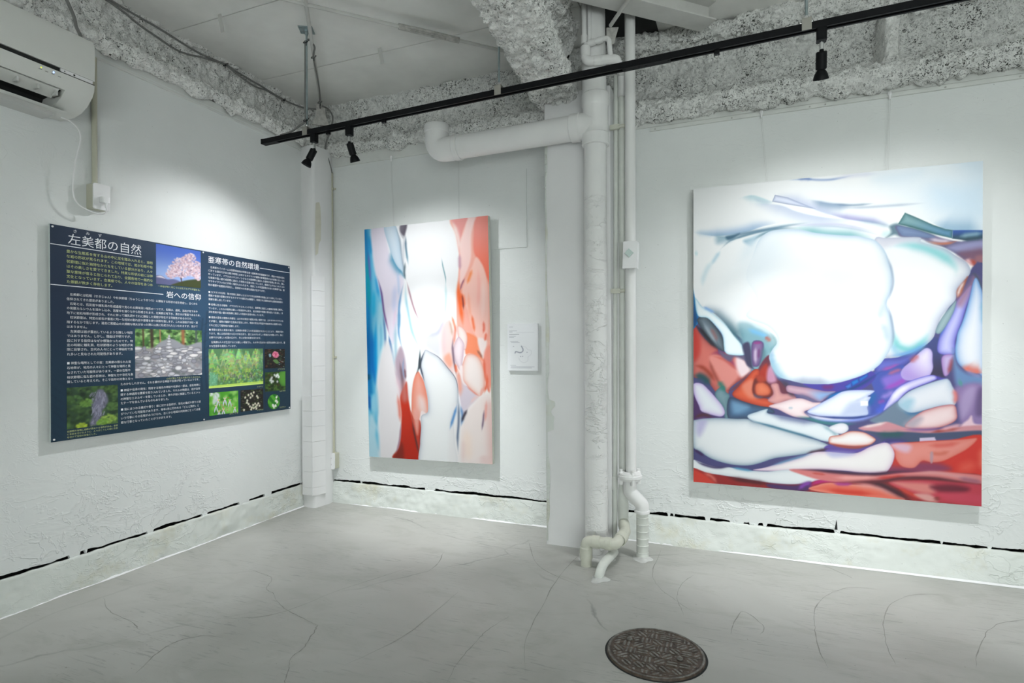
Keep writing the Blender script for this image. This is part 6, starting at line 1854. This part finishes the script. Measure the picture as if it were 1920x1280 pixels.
def hanger(x, label, plate=False):
    p = tk(x)
    r = empty('track_hanger', (p.x, p.y, ZC))
    m = MB()
    m.cyl((p.x, p.y, p.z + .03), (p.x, p.y, ZC), .0055, 12)
    m.build('threaded_rod', M_GALV, r)
    m = MB()
    M_ = Matrix.Translation(p) @ Matrix.Rotation(ang, 4, 'Z')
    m.box(-.0165, .0165, -.0195, -.0175, -.0145, .030, M_)
    m.box(-.0165, .0165, .0175, .0195, -.0145, .030, M_)
    m.box(-.0165, .0165, -.0195, .0195, .029, .031, M_)
    m.build('clip', M_CLIP, r, smooth=0)
    m = MB()
    m.lathe((p.x, p.y, p.z + .031), (0, 0, 1), [(0, .011), (.007, .011), (.008, .007), (.016, .007), (.017, .004)], 6)
    m.cyl((p.x - .02, p.y, p.z + .022), (p.x + .02, p.y, p.z + .022), .003, 8)
    m.build('nut', M_CHROME, r)
    if plate:
        m = MB()
        M_ = Matrix.Translation((p.x, p.y, ZC)) @ Matrix.Rotation(.5, 4, 'Z')
        m.box(-.038, .038, -.038, .038, -.004, 0, M_)
        for dx in (-.025, .025):
            for dy in (-.025, .025):
                q = M_ @ Vector((dx, dy, -.004))
                m.lathe(q, (0, 0, -1), [(0, .005), (.003, .005), (.004, 0)], 6)
        m.lathe((p.x, p.y, ZC - .004), (0, 0, -1), [(0, .014), (.012, .014), (.014, .009), (.026, .009), (.027, .005)], 6)
        m.build('ceiling_plate', M_GALV, r, smooth=0)
    return tag(r, label, 'hanger', 'track hangers')


hanger(-2.205, 'galvanised track hanger rod with a square ceiling plate', True)
hanger(-1.034, 'galvanised track hanger rod beside the overhead sprayed beam')
hanger(.251, 'galvanised track hanger rod next to the spotlight over the large painting')


SPILL_DEG, CORE_DEG = 130, 58


def spot(x, target, core_at, spill, core, label):
    p = tk(x)
    r = empty('track_spotlight', (p.x, p.y, p.z - .0135))
    M_ = Matrix.Translation(p) @ Matrix.Rotation(ang, 4, 'Z')
    m = MB()
    v = [(sx * .0165, sy * .0165, z) for z in (-.0105, -.058) for sx, sy in ((-1, -1), (1, -1), (1, 1), (-1, 1))]
    m.bevbox(p.x - .017, p.x + .017, p.y - .0165, p.y + .0165, p.z - .060, p.z - .0105, .004)
    m.build('adapter', M_BLACK, r)
    m = MB()
    m.cyl((p.x, p.y, p.z - .092), (p.x, p.y, p.z - .058), .0075, 16)
    m.build('stem', M_CHROME, r)
    j = Vector((p.x, p.y, p.z - .096))
    m = MB()
    m.lathe(j + Vector((0, 0, .006)), (0, 0, -1), [(0, 0), (0, .0065), (.004, .008), (.010, .008), (.014, .005), (.016, 0)], 14)
    m.build('swivel', M_BLACK, r)
    d = (Vector(target) - j).normalized()
    s = j + d * .002
    m = MB()
    m.lathe(s, d, [(0, 0), (0, .016), (.003, .019), (.060, .019), (.063, .016), (.064, .012)], 28)
    m.build('barrel', M_BLACK, r)
    m = MB()
    m.lathe(s, d, [(.058, .012), (.064, .0135), (.074, .0205), (.084, .0245), (.094, .0268), (.098, .0272), (.098, .0258), (.086, .0235), (.076, .019), (.068, .013), (.066, .0)], 32)
    m.build('shade', M_BLACK, r)
    m = MB()
    m.lathe(s, d, [(.070, 0), (.070, .012), (.072, .012), (.074, 0)], 20)
    m.build('bulb', plain('lamp_face', (.9, .9, .85), .3, noise_amt=0, emit=LAMP_COL, estr=12), r)
    # beam profile of the lamp: a wide spill with a brighter core
    for nm, w_, size, tgt in (('lamp_spill', spill, SPILL_DEG, target), ('lamp_core', core, CORE_DEG, core_at)):
        ld = bpy.data.lights.new(nm, 'SPOT')
        ld.energy = w_
        ld.color = LAMP_COL
        ld.spot_size = math.radians(size)
        ld.spot_blend = 1.0
        ld.shadow_soft_size = .022
        lo = bpy.data.objects.new(nm, ld)
        COL.objects.link(lo)
        e = s + d * .102
        dd = (Vector(tgt) - e).normalized()
        lo.matrix_world = Matrix.Translation(e) @ dd.to_track_quat('-Z', 'Y').to_matrix().to_4x4()
        lo.parent = r
        lo.matrix_parent_inverse = Matrix.Translation(-Vector(r.location))
    return tag(r, label, 'spotlight', 'track spotlights')


spot(-2.154, (XL, 2.15, .75), (XL, 2.0, .40), SPOT_W * .8, SPOT_W * 1.3, 'black track spotlight nearest the corner, turned towards the information board')
spot(-1.913, (-1.86, YB, .60), (-1.80, YB, .25), SPOT_W * 1.08, SPOT_W * 3.4, 'second black track spotlight from the corner, aimed at the tall painting')
spot(.301, (.35, YBR, .60), (.10, YBR, .20), SPOT_W * .72, SPOT_W * 1.9, 'black track spotlight pointing down in front of the large painting')
spot(1.0, (.55, YBR, .62), (.60, YBR, .20), SPOT_W * .55, SPOT_W * 1.6, 'black track spotlight further along the track, out of view to the right')
spot(1.75, (2.3, YBR, .60), (2.3, YBR, .30), SPOT_W * .5, SPOT_W * .6, 'last black track spotlight near the right wall, out of view')

for x, lb in ((-2.057, 'small black clip under the track between the two left spotlights'),
              (-1.69, 'small black clip under the track right of the second spotlight'),
              (-.07, 'small black clip under the track above the riser side of the large painting')):
    p = tk(x)
    r = empty('track_clip', (p.x, p.y, p.z - .0135))
    m = MB()
    m.bevbox(p.x - .011, p.x + .011, p.y - .009, p.y + .009, p.z - .030, p.z - .0125, .003)
    m.build('clip_body', M_BLACK, r)
    m = MB()
    m.tube([(p.x + .007 * math.sin(t * .5), p.y, p.z - .037 + .007 * math.cos(t * .5)) for t in range(0, 12)], .0009, 6)
    m.build('wire_ring', M_GREY, r)
    tag(r, lb, 'clip', 'track clips')

# ================================================================ AIR CONDITIONER
root = empty('air_conditioner', (XL, 1.2, 2.09))
YA0, YA1 = .80, 1.592
m = MB()
m.prism([(XL, 2.405), (-2.60, 2.412), (-2.562, 2.405), (-2.551, 2.385), (-2.548, 2.30), (-2.551, 2.235), (-2.57, 2.235), (-2.60, 2.25), (XL, 2.25)], 'y', YA0, YA1)
m.build('front_panel', M_ACW, root)
m = MB()
m.box(XL, -2.60, YA0 + .005, YA1 - .008, 2.168, 2.26)
m.build('chassis', M_ACG, root, smooth=0)
m = MB()
m.prism([(-2.62, 2.262), (-2.558, 2.240), (-2.560, 2.219), (-2.62, 2.219)], 'y', YA0, 1.462)
m.build('intake_slot', M_DARK, root, smooth=0)
m = MB()
m.prism([(-2.60, 2.236), (-2.5525, 2.234), (-2.5525, 2.2205), (-2.60, 2.22)], 'y', 1.462, 1.584)
st_ = m.build('display_strip', M_WHITEPL, root, smooth=0)
for y, r_ in ((1.476, .002), (1.512, .0038)):
    m = MB()
    m.lathe((-2.5525, y, 2.227), (1, 0, 0), [(0, r_), (.0006, r_), (.0006, 0)], 12)
    m.build('button', M_DARK, st_)
m = MB()
m.prism([(-2.60, 2.2195), (-2.551, 2.2195), (-2.553, 2.2165), (-2.60, 2.2165)], 'y', 1.40, YA1)
m.build('dark_seam', M_DARK, root, smooth=0)
m = MB()
m.prism([(-2.63, 2.2165), (-2.551, 2.2165), (-2.556, 2.190), (-2.568, 2.166), (-2.575, 2.160), (-2.63, 2.165)], 'y', YA0, YA1)
lp = m.build('lower_panel', M_ACW, root)
for y, cl, nm in ((1.392, (.6, .7, .05), 'yellow'), (1.436, (.15, .3, 1.0), 'blue')):
    m = MB()
    m.lathe((-2.5535, y, 2.2055), (1, 0, -.2), [(0, .0028), (.0012, .0024), (.0016, 0)], 10)
    m.build('indicator_lamp', plain('indicator_' + nm, cl, .3, noise_amt=0, emit=cl, estr=6 if nm == 'blue' else 1.2), lp)
for y in (1.389, 1.411, 1.434, 1.457):
    m = MB()
    m.box(-2.5555, -2.5537, y - .005, y + .006, 2.1965, 2.1985)
    m.build('printed_mark', M_GREY, lp, smooth=0)
m = MB()
m.prism([(-2.575, 2.160), (-2.60, 2.135), (-2.64, 2.112), (-2.69, 2.100), (XL, 2.100), (XL, 2.20), (-2.60, 2.20)], 'y', 1.490, YA1)
m.build('end_housing', M_ACW, root)
m = MB()
m.prism([(-2.590, 2.166), (-2.745, 2.167), (-2.745, 2.115), (-2.735, 2.115), (-2.72, 2.145), (-2.60, 2.162)], 'y', YA0, 1.489)
m.build('outlet_throat', M_DARK, root, smooth=0)
for dx, dz in ((0, 0), (-.028, -.012)):
    m = MB()
    m.prism([(-2.580 + dx, 2.158 + dz), (-2.577 + dx, 2.154 + dz), (-2.605 + dx, 2.141 + dz), (-2.608 + dx, 2.145 + dz)], 'y', YA0, 1.470)
    vn = m.build('louvre_vane', M_ACW, root, smooth=0)
for y in (1.26, 1.33, 1.40, 1.466):
    m = MB()
    m.box(-2.615, -2.586, y - .004, y + .004, 2.132, 2.160)
    m.build('vane_link', M_ACG, root, smooth=0)
m = MB()
m.prism([(-2.612, 2.082), (-2.606, 2.084), (-2.70, 2.118), (-2.735, 2.112), (-2.735, 2.106), (-2.70, 2.106)], 'y', YA0, 1.535)
m.build('flap', M_ACW, root)
m = MB()
m.box(XL, -2.70, YA0, 1.52, 2.085, 2.112)
m.build('base_tray', M_ACG, root, smooth=0)
tag(root, 'white wall air conditioner high on the left wall with a blue indicator', 'air conditioner')

m = MB()
m.tube(curve_pts([(-2.73, 1.560, 2.100), (-2.735, 1.600, 2.098), (-2.742, 1.640, 2.075), (-2.742, 1.648, 2.03), (-2.740, 1.632, 1.96), (-2.738, 1.618, 1.88), (-2.738, 1.614, 1.79),
                  (-2.738, 1.632, 1.742), (-2.732, 1.675, 1.718), (-2.724, 1.725, 1.712), (-2.716, 1.742, 1.725), (-2.714, 1.742, 1.755)], 8), .0032, 10)
pc = m.build('power_cord', M_WHITEPL, root)
pc['label'] = 'thin white power cord hanging in a loop'
m = MB()
m.bevbox(-2.734, -2.706, 1.722, 1.757, 1.765, 1.792, .006, 'z')
m.lathe((-2.716, 1.742, 1.768), (0, 0, -1), [(0, .007), (.012, .006), (.024, .0045), (.025, .0)], 12)
m.build('plug', M_WHITEPL, pc)


def conduit(name, p0, p1, r, label, clips=()):
    rt = empty(name, p0)
    mm = MB()
    mm.cyl(p0, p1, r, 18)
    mm.build('tube', M_BEIGE, rt)
    for z in clips:
        mm = MB()
        mm.lathe((p0[0], p0[1], z), (0, 0, 1), [(0, r), (.0005, r + .002), (.016, r + .002), (.0165, r)], 16)
        mm.box(p0[0], p0[0] + .026, p0[1] + .004, p0[1] + .008, z + .002, z + .014)
        mm.build('saddle', M_BEIGE, rt)
    return tag(rt, label, 'conduit')


conduit('conduit', (XL + .013, 1.727, 1.850), (XL + .013, 1.727, 2.445), .0115, 'beige conduit rising from the outlet below the air conditioner')
conduit('conduit', (-2.668, YB - .013, .345), (-2.674, YB - .013, 2.335), .0105, 'beige conduit running down the corner to the low outlet', (1.015, 2.21))
root = empty('wall_outlet', (XL, 1.734, 1.735))
m = MB()
m.bevbox(XL, XL + .046, 1.698, 1.770, 1.736, 1.852, .006, 'x')
m.build('box', M_BEIGE, root)
m = MB()
m.bevbox(XL + .046, XL + .053, 1.697, 1.771, 1.735, 1.853, .008, 'x')
m.build('plate', M_WHITEPL, root)
tag(root, 'beige box outlet with a white plate on the left wall', 'outlet')
root = empty('wall_outlet', (-2.664, YB, .235))
m = MB()
m.bevbox(-2.698, -2.630, YB - .046, YB, .237, .347, .005, 'y')
m.build('box', M_BEIGE, root)
m = MB()
m.bevbox(-2.699, -2.629, YB - .053, YB - .046, .235, .350, .010, 'y')
m.build('plate', M_WHITEPL, root)
for z in (.268, .312):
    for dx in (-.007, .007):
        m = MB()
        m.box(-2.664 + dx - .0012, -2.664 + dx + .0012, YB - .0535, YB - .052, z - .005, z + .006)
        m.build('slot', M_DARK, root, smooth=0)
tag(root, 'low white double outlet at the foot of the corner conduit', 'outlet')

# ================================================================ CABLES AND BRACES OVERHEAD
def cable(pts, r, label, n=6):
    mm = MB()
    mm.tube(curve_pts(pts, n), r, 8)
    return tag(mm.build('cable', M_GREY), label, 'cable', 'grey cables')


cable([(-2.892, 1.80, 2.838), (-2.892, 1.890, 2.826), (-2.892, 1.995, 2.822), (-2.892, 2.143, 2.818), (-2.892, 2.354, 2.804), (-2.892, 2.497, 2.814), (-2.892, 2.562, 2.821), (-2.892, 2.674, 2.813),
       (-2.892, 2.845, 2.808), (-2.89, 2.914, 2.802), (-2.885, 3.058, 2.796), (-2.86, 3.19, 2.80), (-2.76, 3.24, 2.79)], .0055, 'upper grey cable running along the top of the left beam')
cable([(-2.888, 1.78, 2.826), (-2.888, 1.857, 2.815), (-2.888, 1.943, 2.801), (-2.888, 2.031, 2.777), (-2.888, 2.143, 2.761), (-2.888, 2.221, 2.750), (-2.888, 2.303, 2.759), (-2.888, 2.413, 2.790),
       (-2.888, 2.554, 2.815), (-2.888, 2.633, 2.801), (-2.888, 2.715, 2.787), (-2.888, 2.801, 2.783), (-2.888, 2.891, 2.796), (-2.885, 3.04, 2.79)], .0055, 'lower sagging grey cable along the top of the left beam')
cable([(-2.72, 1.50, 2.70), (-2.72, 1.567, 2.633), (-2.72, 1.582, 2.618), (-2.72, 1.610, 2.563), (-2.72, 1.620, 2.522), (-2.72, 1.640, 2.479), (-2.74, 1.65, 2.42)], .007, 'grey cable dropping behind the air conditioner')
cable([(-2.70, 3.20, 2.79), (-2.636, 3.190, 2.750), (-2.600, 3.190, 2.689), (-2.618, 3.185, 2.592), (-2.650, 3.18, 2.513), (-2.664, 3.19, 2.459), (-2.656, 3.215, 2.400), (-2.668, 3.262, 2.33)], .0055, 'wavy grey cable dropping into the corner conduit')
cable([(-2.213, 2.49, 2.79), (-2.212, 2.487, 2.60), (-2.216, 2.488, 2.44), (-2.214, 2.487, 2.35), (-2.26, 2.49, 2.325), (-2.33, 2.493, 2.302), (-2.40, 2.496, 2.297)], .0055, 'grey cable tied down the hanger rod to the track end')
cable([(-2.213, 2.492, 2.77), (-2.20, 2.50, 2.80), (-2.21, 2.56, 2.79), (-2.27, 2.62, 2.775), (-2.40, 2.80, 2.77), (-2.55, 3.0, 2.77), (-2.70, 3.18, 2.765)], .005, 'grey cable strapped along the ceiling brace to the hanger rod')
for p, lb in (((-2.21, 2.49, 2.785), 'black cable tie at the top of the hanger rod'), ((-2.21, 2.488, 2.352), 'black cable tie at the foot of the hanger rod'),
              ((-2.287, 2.64, 2.787), 'black cable tie halfway along the ceiling brace'), ((-2.66, 3.13, 2.78), 'black cable tie at the corner end of the ceiling brace'),
              ((-2.888, 2.56, 2.818), 'black cable tie round the two cables on the left beam'), ((-2.885, 3.03, 2.793), 'black cable tie on the left beam cables near the corner')):
    m = MB()
    m.tube([(p[0] + .016 * math.cos(t), p[1] + .010 * math.sin(t), p[2] + .012 * math.sin(t)) for t in [k * .55 for k in range(12)]], .0022, 6)
    m.tube([(p[0] + .012, p[1] - .01, p[2]), (p[0] + .02, p[1] - .02, p[2] - .035)], .0018, 6)
    tag(m.build('cable_tie', M_BLACK), lb, 'cable tie', 'cable ties')

root = empty('ceiling_brace', (-1.28, 2.99, 2.8))
d = Vector((.732, .772, 0)).normalized()
a = Vector((-2.01, 2.215, 2.80))
m = MB()
m.cyl(a - d * .9, a + d * .52, .009, 12)
m.cyl(a + d * .80, a + d * 1.30, .009, 12)
m.build('rod', M_STEELP, root)
m = MB()
q = Vector((d.y, -d.x, 0))
m.cyl(a + d * .50, a + d * .56, .016, 12)
m.cyl(a + d * .76, a + d * .84, .016, 12)
m.tube([a + d * .53 + q * .014, a + d * .58 + q * .020, a + d * .74 + q * .020, a + d * .79 + q * .014], .007, 8)
m.tube([a + d * .53 - q * .014, a + d * .58 - q * .020, a + d * .74 - q * .020, a + d * .79 - q * .014], .007, 8)
m.cyl(a + d * .55, a + d * .78, .006, 8)
m.build('turnbuckle', M_STEELR, root)
tag(root, 'painted steel ceiling brace rod with a turnbuckle in the middle', 'brace')
root = empty('ceiling_brace', (-2.73, 3.23, 2.8))
m = MB()
a, b = Vector((-2.715, 3.21, 2.795)), Vector((-1.45, 1.527, 2.805))
m.cyl(a, b, .010, 12)
m.build('rod', M_STEELP, root)
m = MB()
u = (b - a).normalized()
w = Vector((u.y, -u.x, 0))
M_ = Matrix.Translation((-2.722, 3.212, 2.72)) @ Matrix.Rotation(math.atan2(w.y, w.x), 4, 'Z')
m.prism([(-.035, .085), (.035, .085), (.03, .045), (.035, .0), (.06, -.06), (-.06, -.06), (-.035, .0), (-.03, .045)], 'y', -.005, .005)
g = m.build('gusset_plate', M_STEELR, root, smooth=0)
g.data.transform(M_)
tag(root, 'painted steel ceiling brace rod ending at a gusset in the corner', 'brace')
root = empty('ceiling_brace', (-.64, 3.05, 2.8))
m = MB()
m.cyl((-.590, 2.862, 2.722), (-.36, 2.52, 2.722), .0095, 12)
m.build('rod', M_STEELP, root)
m = MB()
M_ = Matrix.Translation((-.588, 2.885, 2.67)) @ Matrix.Rotation(.3, 4, 'Z')
m.prism([(-.028, .052), (.034, .052), (.02, .005), (.012, -.03), (-.02, -.04), (-.028, 0)], 'y', -.004, .004)
g = m.build('gusset_plate', M_STEELR, root, smooth=0)
g.data.transform(M_)
tag(root, 'short steel brace rod ending in a plate beside the riser top', 'brace')

for x, y, lb in ((-2.525, 2.201, 'bent metal strap hanging from the ceiling joint above the left beam'), (-1.943, 2.80, 'bent metal strap hanging from the ceiling joint above the track')):
    m = MB()
    P = [(x, ZC), (x + .004, ZC - .03), (x + .016, ZC - .07), (x + .02, ZC - .098)]
    for (xa, za), (xb, zb) in zip(P[:-1], P[1:]):
        m.add([(xa - .012, y, za), (xa + .012, y, za), (xb + .012, y, zb), (xb - .012, y, zb), (xa - .012, y + .002, za), (xa + .012, y + .002, za), (xb + .012, y + .002, zb), (xb - .012, y + .002, zb)],
              [(0, 1, 2, 3), (7, 6, 5, 4), (0, 3, 7, 4), (1, 5, 6, 2)])
    m.box(x + .017, x + .023, y - .0008, y, ZC - .092, ZC - .075)
    tag(m.build('ceiling_strap', M_STEELP, smooth=0), lb, 'strap', 'ceiling straps')

# ================================================================ MANHOLE COVER
def rust_mat():
    """rust in the hollows, worn grey iron on the raised tread"""
    m_, nt, b_ = newmat('rusty_iron')
    n_ = N(nt)
    f1 = n_.noise(30, 4, .65, .4)
    rust = n_.mix(n_.ramp(f1, [(.38, 0.0), (.62, 1.0)]), (.05, .038, .030), (.105, .072, .05))
    iron = n_.mix(n_.ramp(n_.noise(70, 3), [(.4, 0.0), (.66, 1.0)]), (.12, .113, .10), (.25, .245, .225))
    sep = n_.node('ShaderNodeSeparateXYZ')
    nt.links.new(n_.co, sep.inputs[0])
    up = n_.math('MULTIPLY', n_.math('SUBTRACT', sep.outputs[2], .0064), 420.0)
    up = n_.math('ADD', up, n_.math('SUBTRACT', f1, .5))
    nt.links.new(n_.mix(n_.ramp(up, [(.25, 0.0), (.75, 1.0)]), rust, iron), b_.inputs['Base Color'])
    nt.links.new(n_.ramp(f1, [(.35, .6), (.7, .3)]), b_.inputs['Roughness'])
    b_.inputs['Metallic'].default_value = .25
    nt.links.new(n_.bump(f1, .5, .004), b_.inputs['Normal'])
    return m_


M_RUST = rust_mat()
MX, MY, MR = -.274, 2.05, .170
root = empty('manhole_cover', (MX, MY, 0))
m = MB()
m.lathe((MX, MY, 0), (0, 0, 1), [(.0004, 0), (.0006, MR + .006), (.0002, MR + .007)], 72)
m.build('rim_gap', M_DARK, root)
nr, na = 100, 300
R = np.linspace(0, MR, nr)
A = np.linspace(0, 2 * np.pi, na + 1)
RR, AA = np.meshgrid(R, A, indexing='ij')
X, Y = RR * np.cos(AA), RR * np.sin(AA)
# cast tread: short bars, turned from cell to cell, inside a plain border
cell = .042
row = np.floor(Y / cell)
cx = np.floor(X / cell + .5 * (row % 2))
th = (_hash(cx.astype(np.int64) + 50, row.astype(np.int64) + 50, np.zeros_like(row, dtype=np.int64)) * 4).astype(int) * (np.pi / 4)
u = np.cos(th) * X + np.sin(th) * Y
bars = np.clip(np.sin(u * 2 * np.pi / .0145) * 2.4, -1, 1) * .5 + .5
fx, fy = (X / cell + .5 * (row % 2)) % 1, (Y / cell) % 1
gap = np.clip((np.minimum(np.minimum(fx, 1 - fx), np.minimum(fy, 1 - fy)) - .06) * 14, 0, 1)
inner = np.clip((.152 - RR) / .003, 0, 1)
rim = np.clip((RR - .157) / .003, 0, 1)
for hx, hy in ((-.10, .05), (.085, -.02)):
    inner = inner * np.clip((np.hypot(X - hx, Y - hy) - .016) / .003, 0, 1)
Z = .0058 + bars * gap * inner * .0036 + rim * .0022 + .0004 * fbm(np.stack([X, Y, X * 0], -1), 60, 3)
Z[-1] = .0006
Z[-2] = .0050
P = np.stack([MX + X, MY + Y, Z], -1)
grid_mesh('lid', P, M_RUST, root)
bm_fix(bpy.data.objects['lid'].data)
for hx, hy in ((-.10, .05), (.085, -.02)):
    m = MB()
    m.lathe((MX + hx, MY + hy, .005), (0, 0, 1), [(0, .011), (.006, .010), (.010, .006), (.011, 0)], 14)
    m.build('lifting_stud', M_RUST, root)
tag(root, 'round rusty iron manhole cover set in the concrete floor', 'manhole cover')
